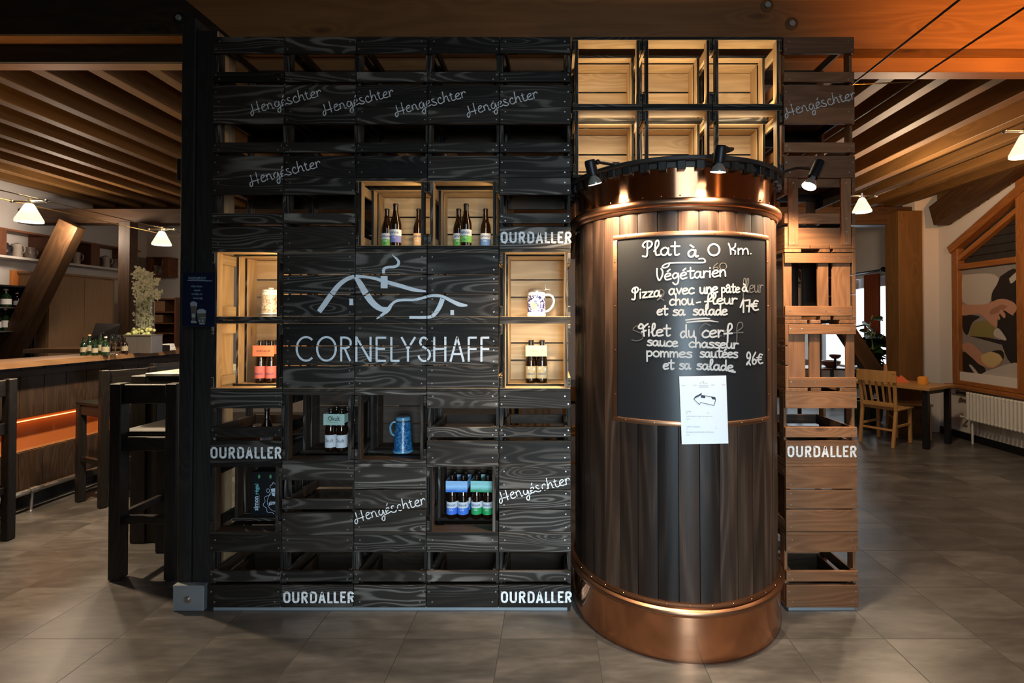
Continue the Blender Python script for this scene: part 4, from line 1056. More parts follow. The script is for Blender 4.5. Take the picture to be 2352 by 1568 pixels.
t = stein('beer_stein', 'white and cobalt blue lidded stein with an orange picture, in the lit crate at right', (x_, Yq, zz), prof, st_bw, cream, .006,
   [(R-.006, 0, .118), (R+.012, 0, .122), (R+.036, 0, .112), (R+.046, 0, .085), (R+.036, 0, .055), (R+.016, 0, .034), (R-.005, 0, .026)],
   ([(R-.003, .1345), (R-.002, .140), (R-.006, .146), (.036, .154), (.02, .160), (0, .161)], None, [(R-.01, 0, .146), (R+.004, 0, .152), (R+.022, 0, .150), (R+.024, 0, .134)]))
mb = MB(); mb.tube([(R+.0, 0, .152), (R-.006, 0, .165), (R-.006, 0, .183)], .004, 8); mb.build('thumb_lever', pewter, t)
pan = simple('stein_panel', (.62, .60, .50), .4); pan2 = simple('stein_panel_orange', (.80, .34, .12), .4)
mb = MB()
for q, m in ((E(-.004, .066, .027, .036, 0, 360, 20)[:-1], 0), (E(-.010, .054, .015, .020, 0, 360, 16)[:-1], 1)):
    rr = R+.0008+.0004*m; mb.add([(a, -math.sqrt(rr*rr-a*a), b) for a, b in q], [list(range(len(q)))], m)
o = mb.build('picture_panel', [pan, pan2], t)
zz = floorz((0, 3)); x_ = PX(622, 2.86)
prof = [(0, .002, 1), (.045, 0, 1), (.050, .005, 2), (.050, .012, 1), (.049, .02, 0), (.048, .10, 0), (.047, .118, 1), (.046, .13, 1), (.042, .135, 1), (0, .135, 1)]
stein('beer_stein', 'grey beige relief stein with a dark ringed lid, in the lit crate at left', (x_, 2.86, zz), prof, st_beige, cream, .006,
   [(.043, 0, .118), (.07, 0, .115), (.084, 0, .085), (.07, 0, .04), (.045, 0, .03)], ([(.044, .1355), (.045, .142), (.044, .146), (.03, .150), (.015, .152), (.015, .158), (0, .159)], cream), 1.03)
zz = floorz((2, 5)); x_ = PX(927, 2.82)
prof = [(0, .002, 1), (.052, 0, 1), (.055, .006, 1), (.054, .012, 0), (.050, .024, 0), (.0475, .05, 0), (.0455, .09, 0), (.043, .13, 0), (.0405, .164, 2), (.0405, .172, 1), (.039, .175, 1), (.038, .186, 1), (.033, .19, 1), (.0, .191, 1)]
stein('beer_stein', 'tall tapered blue stoneware stein in the unlit crate', (x_, 2.82, zz), prof, st_blue, lb_glaze, .0055,
   [(-.040, 0, .160), (-.056, -.004, .158), (-.068, -.006, .135), (-.062, -.004, .10), (-.044, 0, .085)], None, 1.03)

# ---------------------------------------------------------------- chalk sign on the post
sy_ = 2.655
a, b = P(418, 626, sy_), P(494, 750, sy_)
t = thing('menu_sign', 'dark blue dish of the day sign hanging on the black post', 'sign', ((a.x+b.x)/2, sy_, b.z))
signm = simple('dark_blue_sign', (.002, .008, .028), .4); sgn_text = simple('pale_sign_print', (.30, .42, .55), .6)
mb = MB(); mb.box(a.x, sy_, b.z, b.x, sy_+.008, a.z, 0, .0015); loc(t, mb, 'panel', signm)
sf = lambda x, y: P(410+x/10.45, 610+y/10.45, sy_-.0008)
mb = MB()
for tx, x, y, h_, xs in (('TAGESGERICHT', 225, 330, 62, .70), ('Kühler Schaum', 305, 515, 52, .60), ('süppeln', 370, 608, 46, .78), ('wo Hopfen und', 310, 700, 50, .58), ('Gerste siegt', 345, 800, 50, .68)):
    for q in font_polys(tx, 0, 0, h_, xs=xs): put_polys(mb, [[(x+a_-b_*.15, y+b_) for a_, b_ in q]], sf)
put_polys(mb, ribbon([(220, 355, 14), (800, 365, 14)]), sf)
loc(t, mb, 'sign_lettering', sgn_text)
beer1 = simple('foam_print', (.30, .32, .36), .6); beer2 = simple('glass_print', (.10, .09, .07), .6); beer3 = simple('pale_green_print', (.30, .36, .30), .6)
mb = MB()
put_polys(mb, [[(285, 960), (445, 960), (420, 1150), (405, 1290), (425, 1380), (305, 1380), (320, 1290), (310, 1150)]], sf, 1)
sf2 = lambda x, y: P(410+x/10.45, 610+y/10.45, sy_-.0012)
put_polys(mb, [[(275, 900), (320, 860), (400, 862), (450, 900), (440, 990), (400, 960), (290, 975)], [(300, 1320), (430, 1330), (440, 1370), (300, 1370)]], sf2, 0); put_polys(mb, [[(315, 1150), (400, 1150), (400, 1240), (315, 1240)]], sf2, 2)
put_polys(mb, [[(445, 1080), (660, 1080), (655, 1300), (630, 1405), (500, 1405), (460, 1300)]], sf, 1)
put_polys(mb, [[(445, 1075), (500, 1040), (600, 1040), (660, 1080), (655, 1140), (450, 1145)], [(500, 1380), (630, 1380), (625, 1408), (505, 1408)], [(520, 1240), (650, 1240), (650, 1258), (520, 1258)], [(490, 1300), (520, 1300), (525, 1350), (500, 1350)], [(560, 1290), (600, 1290), (598, 1350), (565, 1350)]], sf2, 0)
loc(t, mb, 'beer_glass_picture', [beer1, beer2, beer3])
# ---------------------------------------------------------------- lamps on wires
shadem = simple('glowing_lamp_shade', (.9, .87, .78), .5, emit=(1, .86, .62), es=1.1)
shadein = simple('lamp_light_disc', (1, 1, 1), .5, emit=(1, .9, .72), es=9)
wirem = simple('lamp_wire', (.35, .25, .14), .4, .6); wiredark = simple('dark_cable', (.03, .018, .012), .5)
def pendant(x, y, z, label, power, first=None):
    if first is None:
        t = thing('wire_lamp', label, 'lamp', (x, y, z), 0, 'cone lamps on the low voltage wires')
        mb = MB(); mb.lathe([(.016, .125), (.019, .13), (.026, .12), (.071, .024), (.0715, .009), (.069, .009), (.068, .022), (.024, .115), (.016, .12)], 40); mb.build('shade', shadem, t)
        mb = MB(); mb.lathe([(.0, .032), (.065, .030), (.065, .033), (0, .035)], 32); mb.build('bulb_light', shadein, t)
        mb = MB(); mb.tube([(-.115, 0, .147), (.115, 0, .147)], .006, 8); mb.tube([(0, 0, .13), (0, 0, .17)], .009, 8); mb.sphere((-.115, 0, .147), .012); mb.sphere((.115, 0, .147), .012); mb.build('bracket', steel, t)
    else:
        t = copy_tree(first); t.location = (x, y, z); t['label'] = label
    if power: spot('lamp_light', (x, y, z-.012), (0, 0, -1), power, (1, .76, .50), 128, .35, .04)
    if power: point('lamp_upward_light', (x, y, z+.21), power*.04, (1, .64, .28), .05)
    return t
yl1 = 3.3; xl1, zl1 = P(67, 513, yl1).x, P(67, 513, yl1).z
l1 = pendant(xl1, yl1, zl1, 'white cone lamp nearest the left edge, above the bar counter', 215)
yl2 = 4.42; pendant(xl1, yl2, zl1+.015, 'white cone lamp above the flower vase on the bar', 125, l1)
xr1, zr1 = P(1980, 490, 4.2).x, P(1980, 490, 4.2).z
pendant(xr1, 4.2, zr1, 'white cone lamp beside the narrow crate column, above the dining area', 15, l1)
pendant(xr1+.015, 2.76, zr1-.0, 'white cone lamp cut by the right edge of the picture', 14, l1)
# unseen lamp on the same wires, and an added spot that turns the beam orange
spot('front_lamp_light', (xr1, 1.35, zr1), (0, .1, -1), 6, (1, .72, .44), 140, .5, .06); spot('beam_fill_spot', (xr1+.7, 1.3, zr1+.2), (.0, 1, .5), 480, (1, .38, .08), 95, .8, .08)
def wire(label, pts, r, mat):
    o = MB(); o.tube(pts, r, 8); return tag(o.build('lamp_wire', mat), label, 'wire')
for xw, y0, y1, zz, who in ((xl1-.115, 1.4, 6.37, zl1+.147, 'left wire of the pair carrying the lamps over the bar'), (xl1+.115, 1.4, 6.37, zl1+.147, 'right wire of the pair carrying the lamps over the bar'),
                            (xr1-.115, 1.2, 6.9, zr1+.147, 'left wire of the pair carrying the dining area lamps'), (xr1+.115, 1.2, 6.9, zr1+.147, 'right wire of the pair carrying the dining area lamps')):
    wire(who, [(xw, y0, zz), (xw, y1, zz)], .0035, wirem)
for px, py, lab in ((2203, 0, 'dark cable crossing the orange beam, upper left of two'), (2352, 18, 'dark cable crossing the orange beam, lower right of two')):
    d = P(px, py, 1.0)-Vector((0, 0, EYE)); hh = 1.40; X = d.x/d.z*hh
    o = MB(); o.tube([(X, 1.3, EYE+hh), (X, 6.9, EYE+hh)], .0055, 8); tag(o.build('ceiling_cable', wiredark), lab, 'cable')
a = P(1968, 197, 3.4); b = P(2092, 188, 3.4); o = MB(); o.tube([(a.x-.4, 3.4, a.z-.01), (b.x, 3.4, b.z)], .004, 8); tag(o.build('spreader_rod', wirem), 'thin pale rod joining the two dark cables', 'rod')

# ---------------------------------------------------------------- bar counter
XE = -4.11; ZTOP = 1.207
t = thing('bar_counter', 'long bar counter with wooden top and glowing orange recess', 'counter', (-4.5, 4.3, 0))
Y0, Y1 = 2.3, 6.15
def slab(poly, z0, z1, name, mat): mb_ = MB(); mb_.prism(poly, z0, z1); return loc(t, mb_, name, mat)
arc = [(XE-.55+.55*math.cos(math.radians(a_)), Y1-.55+.55*math.sin(math.radians(a_))) for a_ in range(0, 91, 10)]
slab([(XE, Y0), *arc, (-5.9, Y1), (-5.9, Y1-.55), (XE-.75, Y1-.5), (XE-.44, Y1-.8), (XE-.44, Y0)], ZTOP-.045, ZTOP, 'counter_top', counterw)
mb = MB(); mb.box(XE-.10, Y0, ZTOP-.125, XE-.125, Y1-.6, ZTOP-.075); loc(t, mb, 'top_rail', barw)
orange = simple('orange_recess_panel', (.34, .10, .022), .6)
def planks(z0, z1, xf, th_, name, pw=.19):
    mb_ = MB(); y = Y0
    while y < Y1-.45: mb_.box(xf, y+.002, z0, xf-th_, y+pw-.002, z1, 0, .003); y += pw
    return loc(t, mb_, name, barw)
planks(.745, ZTOP-.051, XE-.13, .03, 'upper_front'); planks(.15, .475, XE-.13, .03, 'lower_front')
mb = MB(); mb.box(XE-.23, Y0, .44, XE-.25, Y1-.45, .78); loc(t, mb, 'recess_panel', orange)
mb = MB(); mb.box(XE-.16, Y0, .745, XE-.23, Y1-.45, .765); mb.box(XE-.135, Y0, .460, XE-.23, Y1-.45, .475); loc(t, mb, 'recess_ledge', counterw)
strip = simple('orange_light_strip', (1, .5, .2), .5, emit=(1, .42, .16), es=3.5)
mb = MB(); mb.box(XE-.222, Y0, .700, XE-.2295, Y1-.45, .7065); loc(t, mb, 'light_strip', strip)
mb = MB(); mb.box(XE-.185, Y0, .0, XE-.215, Y1-.45, .149); loc(t, mb, 'kick_board', blackm)
mb = MB(); mb.box(XE-.44, Y0, 0, XE-.42, Y1-.8, ZTOP-.051); loc(t, mb, 'back_panel', barw)
mb = MB(); xf = XE-.075; mb.tube([(xf, Y0, .165), (xf, Y1-.5, .165)], .022, 14)
loc(t, mb, 'foot_rail', steel)
for y in (2.6, 3.25, 4.06, 4.87, 5.5):
    mb = MB(); mb.tube([(xf, y, .165), (xf-.0, y-.01, .01)], .010, 10); mb.lathe([(.028, 0), (.028, .006), (.012, .012), (0, .013)], 16, 0, Matrix.Translation((xf, y-.01, 0))); mb.lathe([(.026, -.03), (.026, .03)], 16, 0, Matrix.Translation((xf, y, .165)) @ Matrix.Rotation(pi/2, 4, 'X')); loc(t, mb, 'rail_foot', steel)
area('bar_recess_light', (XE-.19, (Y0+Y1)/2, .733), (-.2, 0, -1), 3.4, .015, 2.6, (1, .36, .08)).rotation_euler = (0, 0, pi/2)

# ---------------------------------------------------------------- stools and high table
def stool(name, label, x, y, rz=0, w=.42, d=.42, hb=1.14, hs=.84, pw=.068, mat=None, proto=None, group='dark wooden bar stools'):
    if proto:
        t = copy_tree(proto); t.location = (x, y, 0); t.rotation_euler = (0, 0, rz); t['label'] = label; return t
    mat = mat or stoolw
    t = thing(name, label, 'stool', (0, 0, 0), 0, group)
    for sx in (-1, 1):
        mb = MB(); xx = sx*(w/2-pw/2); mb.box(xx-pw/2, -d/2, .004, xx+pw/2, -d/2+pw, hb, 0, .004); mb.build('back_leg', mat, t)
        mb = MB(); mb.box(xx-pw/2, d/2-pw, .004, xx+pw/2, d/2, hs-.004, 0, .004); mb.build('front_leg', mat, t)
        mb = MB(); mb.box(xx-.016, -d/2+pw+.001, .34, xx+.016, d/2-pw-.001, .385, 0, .003); mb.build('stretcher', mat, t)
        mb = MB(); mb.box(xx-.018, -d/2+pw+.001, hs-.085, xx+.018, d/2-pw-.001, hs-.004, 0, .003); mb.build('seat_rail', mat, t)
    mb = MB(); mb.box(-w/2+pw+.001, -d/2+.02, hb-.12, w/2-pw-.001, -d/2+.052, hb-.006, 0, .004); mb.build('back_rest', mat, t)
    mb = MB(); mb.box(-w/2+pw+.001, -d/2+.022, .325, w/2-pw-.001, -d/2+.055, .372, 0, .003); mb.build('stretcher', mat, t)
    mb = MB(); mb.box(-w/2+pw+.001, d/2-.055, .20, w/2-pw-.001, d/2-.022, .25, 0, .003); mb.build('stretcher', mat, t)
    mb = MB()
    for q in (-1, 1): mb.box(-w/2+pw+.001, q*(d/2-.04)-.016, hs-.085, w/2-pw-.001, q*(d/2-.04)+.016, hs-.004, 0, .003)
    mb.build('seat_rail', mat, t)
    mb = MB(); mb.box(-w/2+.001, -d/2+pw+.002, hs-.003, w/2-.001, d/2+.01, hs+.025, 0, .005); mb.build('seat', mat, t)
    t.location = (x, y, 0); t.rotation_euler = (0, 0, rz); return t
xs0, xs1 = PX(263, 2.995), PX(416, 2.995)
s0 = stool('bar_stool', 'large black bar stool with its back towards us, beside the black post', (xs0+xs1)/2, 2.965+.21, 0, xs1-xs0, .42, 1.155)
sb = stool('bar_stool', 'dark bar stool in front of the orange recess, middle of the bar', 0, 0, 0, .40, .40, 1.12, .82, .055)
sb.location = (-3.76, 4.35, 0); sb.rotation_euler = (0, 0, math.radians(66))
stool('', 'dark bar stool cut by the left edge of the picture', -3.97, 3.35, math.radians(90), proto=sb)
stool('', 'dark bar stool farther along the bar, seen through the large black one', -3.90, 4.98, math.radians(75), proto=sb)
slate = speckle('worn_grey_top', [(.3, (.10, .095, .07)), (.5, (.20, .19, .14)), (.7, (.30, .28, .20))], 9, .45, .5)
t = thing('high_table', 'dark high table with a worn pale top behind the large black stool', 'table', (-2.4, 3.7, 0))
zt = 1.17
mb = MB(); mb.box(-2.77, 3.42, zt-.022, -2.02, 4.15, zt, 0, .004); loc(t, mb, 'table_top', slate)
mb = MB(); mb.box(-2.765, 3.425, zt-.085, -2.025, 3.45, zt-.0225, 0, .003); mb.box(-2.765, 3.451, zt-.085, -2.74, 4.14, zt-.0225, 0, .003); mb.box(-2.05, 3.451, zt-.085, -2.025, 4.14, zt-.0225, 0, .003); loc(t, mb, 'apron', stoolw)
xa_ = PX(305, 3.47); xb_ = PX(340, 3.47); xc_ = PX(358, 3.47)
mb = MB(); mb.box(xa_, 3.46, .003, xb_-.002, 3.75, zt-.0225, 0, .004); loc(t, mb, 'pedestal', stoolw)
mb = MB(); mb.box(xb_, 3.47, .003, xc_+.01, 3.75, zt-.0225, 0, .004); loc(t, mb, 'pedestal', stoolw)

# ---------------------------------------------------------------- things on the bar
def on_bar(px, y): return (PX(px, y), y, ZTOP+.0006)
y = 5.0
t = thing('planter_box', 'silver corrugated metal planter on the bar under the flowers', 'planter', on_bar(336, y))
x0, x1 = PX(298, y), PX(361, y); z1 = PZ(768, y)
mb = MB(); nn = 26
for i in range(nn):
    xx = x0+(x1-x0)*(i+.5)/nn; mb.tube([(xx, y-.07, ZTOP+.001), (xx, y-.07, z1)], (x1-x0)/nn*.52, 8)
mb.box(x0, y-.07, ZTOP+.001, x1, y+.07, z1-.01); loc(t, mb, 'corrugated_wall', steel)
mb = MB(); mb.box(x0-.004, y-.082, z1-.012, x1+.004, y+.076, z1, 0, .003); loc(t, mb, 'rim', steel)
glassm = simple('clear_glass', (.95, .97, .95), .03, trans=1.0, ior=1.3)
vx = PX(333, 5.22); vy = 5.22
t = thing('flower_vase', 'tall clear glass vase of white orchids on the bar', 'vase', (vx, vy, ZTOP+.0008))
mb = MB(); zv = PZ(690, vy)
mb.lathe([(0, .0), (.075, 0), (.08, .01), (.08, zv-ZTOP), (.077, zv-ZTOP), (.077, .012), (0, .012)], 24, 0, Matrix.Translation((vx, vy, ZTOP+.0008))); loc(t, mb, 'glass', glassm)
stemm = simple('flower_stem', (.22, .30, .10), .6); petal = simple('white_petal', (.86, .85, .66), .6); mossm = speckle('pale_moss', [(.3, (.2, .25, .08)), (.7, (.6, .62, .3))], 60, .9)
random.seed(22)
mb = MB(); mp = MB()
for i in range(9):
    a_ = random.uniform(0, 6.28); r_ = random.uniform(.01, .05); top = random.uniform(.45, .95)
    zt_ = ZTOP+.30+(P(333, 622, vy).z-ZTOP-.30)*(.45+.55*random.random()); lx = random.uniform(-.08, .10); ly = random.uniform(-.06, .06)
    path = smooth([(vx+r_*math.cos(a_)*.6, vy+r_*math.sin(a_)*.6, ZTOP+.03), (vx+r_*math.cos(a_), vy+r_*math.sin(a_), ZTOP+.4), (vx+lx*.7, vy+ly, (ZTOP+.4+zt_)/2+.1), (vx+lx, vy+ly, zt_)], 6)
    mb.tube(path, .005, 6)
    for j in range(30):
        q = path[-1-int(j*.5)]; c = Vector(q)+Vector((random.uniform(-.05, .05), random.uniform(-.04, .04), random.uniform(-.03, .03)))
        for kk in range(4):
            aa = kk*pi/2+random.random(); n_ = Vector((random.uniform(-.4, .4), -1, random.uniform(-.4, .4))).normalized(); xx = n_.orthogonal().normalized(); yy = n_.cross(xx)
            u = xx*math.cos(aa)+yy*math.sin(aa); v = n_.cross(u); l_ = random.uniform(.024, .042)
            mp.add([c, c+u*l_*.5+v*l_*.35-n_*-.004, c+u*l_+n_*.004, c+u*l_*.5-v*l_*.35+n_*.004], [[0, 1, 2, 3]], 0)
o = loc(t, mb, 'stems', stemm); tag(o, kind='stuff'); o = loc(t, mp, 'blossoms', petal); tag(o, kind='stuff')
mb = MB()
for i in range(40): mb.sphere((vx+random.uniform(-.1, .1), vy+random.uniform(-.07, .03)-.02, PZ(768, 5.15)+random.uniform(-.01, .06)), random.uniform(.012, .03), 0, 8, 5)
o = loc(t, mb, 'moss', mossm); tag(o, kind='stuff')
# bottles and glasses in a cluster
lab_dim = simple('label_dim', (.30, .27, .20), .6)
def small_bottle(px, y, h, r, mat, label, lm=None, proto=None):
    t = thing('liquor_bottle', label, 'bottle', on_bar(px, y), 0, 'small bottles on the bar')
    mb_ = MB(); mb_.lathe([(0, 0), (r, 0), (r, h*.58), (r*.9, h*.64), (r*.38, h*.76), (r*.36, h*.96), (0, h*.96)], 18); mb_.build('glass', mat, t)
    mb_ = MB(); mb_.lathe([(r*.42, h*.93), (r*.42, h), (0, h)], 14); mb_.build('cap', capm if lm is None else lm, t)
    mb_ = MB(); mb_.lathe([(r+.0006, h*.18), (r+.0006, h*.46)], 18); mb_.build('label', lab_dim, t)
bl_ = [(193, 4.62, .20, .030, greenglass, 'dark bottle at the left end of the bottle cluster on the bar', None), (206, 4.72, .23, .032, greenglass, 'dark green bottle second from the left in the bar cluster', lab_gold), (219, 4.6, .18, .028, greenglass, 'short dark bottle third from the left in the bar cluster', None),
       (231, 4.75, .24, .030, greenglass, 'tall dark bottle in front of the black screen', None), (243, 4.62, .21, .033, greenglass, 'broad bottle with pale cap in front of the screen foot', lab_white), (287, 4.85, .19, .03, amber, 'dark bottle touching the silver planter', None)]
for a_ in bl_: small_bottle(a_[0], a_[1], a_[2]*.82, a_[3]*.86, *a_[4:])
def goblet(px, y, label, h=.19, proto=[None]):
    if proto[0] is None:
        t = thing('wine_glass', label, 'glass', on_bar(px, y), 0, 'wine glasses on the bar')
        mb_ = MB(); mb_.lathe([(0, .0), (.034, 0), (.032, .004), (.005, .010), (.004, .09), (.01, .098), (.030, .115), (.037, .14), (.034, .185), (.033, .185), (.036, .14), (.029, .117), (.006, .102), (0, .102)], 20); mb_.build('glass', glassm, t); proto[0] = t
    else: t = copy_tree(proto[0]); t.location = on_bar(px, y); t['label'] = label
for px, y, lab in ((254, 4.9, 'wine glass left of three beside the silver planter'), (266, 4.7, 'wine glass middle of three beside the silver planter'), (279, 5.0, 'wine glass right of three beside the silver planter')): goblet(px, y, lab)
t = thing('napkin_stack', 'white napkins in a holder at the right end of the bar', 'napkins', on_bar(387, 5.35))
mb = MB(); q = on_bar(387, 5.35)
for i in range(6): mb.box(q[0]-.05+.003*i, q[1]-.05, ZTOP+.002+i*.012, q[0]+.05-.004*i, q[1]+.05, ZTOP+.012+i*.012, 0, .003)
loc(t, mb, 'napkins', paperm)
mb = MB(); mb.box(q[0]-.056, q[1]-.056, ZTOP+.0006, q[0]+.056, q[1]-.052, ZTOP+.06); loc(t, mb, 'holder', blackm)
scm = simple('screen_black', (.01, .01, .012), .3)
yy = 5.50; t = thing('till_screen', 'black till screen standing behind the bottles on the bar', 'screen', (PX(240, yy), yy, ZTOP-.08))
a, b, c, d = P(220, 742, yy+.08), P(277, 744, yy+.08), P(262, 785, yy-.06), P(207, 778, yy-.06)
mb = MB(); n_ = (b-a).cross(d-a).normalized()*.02; mb.add([a, b, c, d, a+n_, b+n_, c+n_, d+n_], [[3, 2, 1, 0], [4, 5, 6, 7], [0, 1, 5, 4], [1, 2, 6, 5], [2, 3, 7, 6], [3, 0, 4, 7]], 0); loc(t, mb, 'screen', scm)
m_ = (a+b+c+d)/4; mb = MB(); mb.tube([m_, m_+Vector((-.02, .08, -.1)), (m_.x-.02, m_.y+.08, 1.02)], .02, 10); mb.lathe([(0, 0), (.09, 0), (.09, .012), (0, .014)], 20, 0, Matrix.Translation((m_.x-.02, m_.y+.08, 1.002))); loc(t, mb, 'stand', scm)
t = thing('back_counter', 'low worktop behind the bar carrying the till screen', 'counter', (-5.1, 5.3, 0))
mb = MB(); mb.box(-5.6, 4.4, .96, -4.76, 5.34, 1.0, 0, .003); loc(t, mb, 'worktop', barw); mb = MB(); mb.box(-5.58, 4.42, 0, -4.80, 5.32, .959); loc(t, mb, 'cabinet', barw)

# ---------------------------------------------------------------- left wall: shelf, cabinet, back bar
XW = XL
def wy(px, x=XW): return x*F/(px-CX)
def wz(px, py, x=XW): return P(px, py, wy(px, x)).z
shw = wood('red_brown_shelf_wood', (.10, .035, .015), (.15, .055, .024), (.20, .08, .035), .5, var=.15, knot=.1)
ya, yb = 3.2, 7.98; zsh = wz(140, 601, XW+.25)
t = thing('wall_shelf', 'long red brown wall shelf with upright dividers behind the bar', 'shelf', (XW, 6, zsh))
mb = MB(); mb.box(XW+.001, ya, zsh-.03, XW+.25, yb, zsh, 0, .003); loc(t, mb, 'shelf_board', whitew)
mb = MB(); mb.box(XW+.001, ya, zsh+.30, XW+.25, yb, zsh+.325, 0, .003); loc(t, mb, 'top_board', shw)
yd = [3.4+.62*i for i in range(8)]
for q in yd:
    mb = MB(); mb.box(XW+.001, q, zsh+.001, XW+.25, q+.14, zsh+.2995, 0, .002); loc(t, mb, 'divider', shw)
random.seed(5)
potm = [speckle('grey_brown_glaze', [(.3, (.12, .09, .07)), (.7, (.26, .21, .17))], 30, .4), simple('dark_pot_glaze', (.03, .025, .03), .35), simple('pale_stoneware', (.42, .36, .30), .5)]
protos = []
for i, pr in enumerate(([(0, .0), (.05, 0), (.062, .03), (.064, .10), (.05, .135), (.048, .15), (.042, .15), (0, .148)], [(0, 0), (.045, 0), (.075, .05), (.07, .10), (.04, .14), (.035, .165), (.0, .165)], [(0, 0), (.048, 0), (.05, .13), (.055, .14), (.055, .165), (.02, .18), (0, .19)])):
    t = thing('stoneware_jar', 'jar', 'jar', (0, 0, 0), 0, 'stoneware jars on the long wall shelf'); mb = MB(); mb.lathe(pr, 20); mb.build('jar_body', potm[i], t)
    mb = MB(); hh = pr[-1][1]; mb.tube(smooth([(.05, 0, hh*.75), (.085, 0, hh*.7), (.085, 0, hh*.4), (.055, 0, hh*.3)], 4), .007, 8); mb.build('handle', potm[i], t); protos.append(t)
usedp = [0, 0, 0]; cnt = 0
bays = ['bay nearest the left edge', 'second bay from the left edge', 'third bay, just left of the diagonal brace', 'bay behind the diagonal brace', 'first bay right of the diagonal brace', 'second bay right of the diagonal brace', 'bay just left of the square post', 'bay hidden by the square post', 'first bay right of the square post']
kinds = ['squat mug shaped', 'round bellied', 'tall straight']
for bi in range(3, 7):
    for j in range(3):
        y = yd[bi]+.14+.09+.15*j; kx = (bi*2+j) % 3 if j != 1 else (bi+1) % 3
        kx = j if bi % 2 else (j+1) % 3
        o = protos[kx] if not usedp[kx] else copy_tree(protos[kx]); usedp[kx] = 1
        o.location = (XW+.12, y, zsh+.0006); o.rotation_euler = (0, 0, random.uniform(-.35, .2))
        px = CX+F*(XW+.12)/y
        side = 'left of the diagonal brace' if px < 110 else 'between diagonal brace and square post' if px < 290 else 'right of the square post'
        o['label'] = '%s jar, %s of three in the shelf bay %s' % (kinds[kx], ['first', 'second', 'third'][j], ['', '', '', 'nearest the left edge', 'left of the diagonal brace', 'behind the diagonal brace', 'right of the diagonal brace', 'left of the square post', 'right of the square post'][bi])
# tall cabinet
xc_ = XW+.42; y0_, y1_ = wy(112, xc_), wy(266, xc_); ztop = wz(200, 637, xc_)
t = thing('tall_cabinet', 'tall pale wooden two-door cabinet behind the bar', 'cabinet', (XW+.2, (y0_+y1_)/2, 0))
mb = MB(); mb.box(XW+.001, y0_, 0, xc_-.02, y1_, ztop, 0, .003); mb.box(XW+.001, y0_-.02, ztop+.001, xc_+.01, y1_+.02, ztop+.03, 0, .003); loc(t, mb, 'carcass', oakw)
ym = (y0_+y1_)/2
for q, (p0, p1) in enumerate(((y0_+.004, ym-.003), (ym+.003, y1_-.05))):
    mb = MB(); mb.box(xc_-.0195, p0, .08, xc_, p1, ztop-.02, 0, .003); d_ = loc(t, mb, 'door', oakw)
    yh = ym-.05 if q == 0 else ym+.05; mb = MB(); mb.tube([(xc_+.03, yh, .88), (xc_+.03, yh, 1.34)], .009, 10); mb.tube([(xc_, yh, .92), (xc_+.03, yh, .92)], .007, 8); mb.tube([(xc_, yh, 1.30), (xc_+.03, yh, 1.30)], .007, 8)
    h_ = mb.build('handle', steel, d_); h_.matrix_parent_inverse = t.matrix_basis.inverted()
# glass rack with dark back and bottles, left edge
xk = XW+.30; ya_, yb_ = wy(-60, xk), wy(75, xk); zt_, zb2 = wz(30, 655, xk), 1.0
t = thing('back_bar_shelf', 'dark back bar shelf unit with bottles at the left edge', 'shelf', (XW+.15, 5.6, zb2))
mb = MB(); mb.box(XW+.001, ya_, zb2, XW+.02, yb_, zt_); mb.box(XW+.021, ya_, zb2, xk, ya_+.02, zt_); mb.box(XW+.021, yb_-.02, zb2, xk, yb_, zt_); mb.box(XW+.021, ya_+.021, zt_-.02, xk, yb_-.021, zt_); loc(t, mb, 'case', blackm)
zs = [zb2, wz(30, 762, xk), wz(30, 708, xk)]
for q in zs[:3]:
    mb = MB(); mb.box(XW+.021, ya_+.021, q, xk-.005, yb_-.021, q+.015); loc(t, mb, 'shelf', steel)
def shelf_bottle(y, z, h, r, mat, label):
    t = thing('liquor_bottle', label, 'bottle', (XW+.2, y, z), 0, 'bottles on the back bar shelf'); mb_ = MB(); mb_.lathe([(0, 0), (r, 0), (r, h*.6), (r*.4, h*.74), (r*.36, h*.97), (0, h*.97)], 16); mb_.build('glass', mat, t)
    mb_ = MB(); mb_.lathe([(r*.45, h*.92), (r*.45, h), (0, h)], 12); mb_.build('cap', lab_white, t)
    mb_ = MB(); mb_.lathe([(r+.0006, h*.15), (r+.0006, h*.45)], 16); mb_.build('label', lab_white, t)
z2 = zs[2]+.0156; z1_ = zs[1]+.0156
shelf_bottle(wy(13, XW+.2), z2, .22, .05, greenglass, 'dark bottle with pale label on the upper back bar shelf')
shelf_bottle(wy(38, XW+.2), z2, .18, .03, amber, 'small amber bottle on the upper back bar shelf')
shelf_bottle(wy(-6, XW+.2), z1_, .24, .035, greenglass, 'bottle at the left edge of the lower back bar shelf'); shelf_bottle(wy(12, XW+.2), z1_, .27, .036, greenglass, 'bottle right of its neighbour on the lower back bar shelf')
a0_, a1_ = wy(26, XW+.03), wy(84, XW+.03)
mb = MB(); mb.box(XW+.001, a0_, wz(50, 660, XW+.03), XW+.03, a1_, wz(50, 622, XW+.03), 0, .003); tag(mb.build('wall_panel', simple('orange_wall_panel', (.80, .28, .06), .6)), 'bright orange panel on the white wall above the bottles', 'panel')
mb = MB(); mb.box(XW+.001, max(wy(66, XW+.30), yb_+.02), 0, XW+.30, y0_-.03, wz(90, 690, XW+.2)); tag(mb.build('dark_cupboard', barw), 'dark brown cupboard between the diagonal brace and the pale cabinet', 'cupboard')
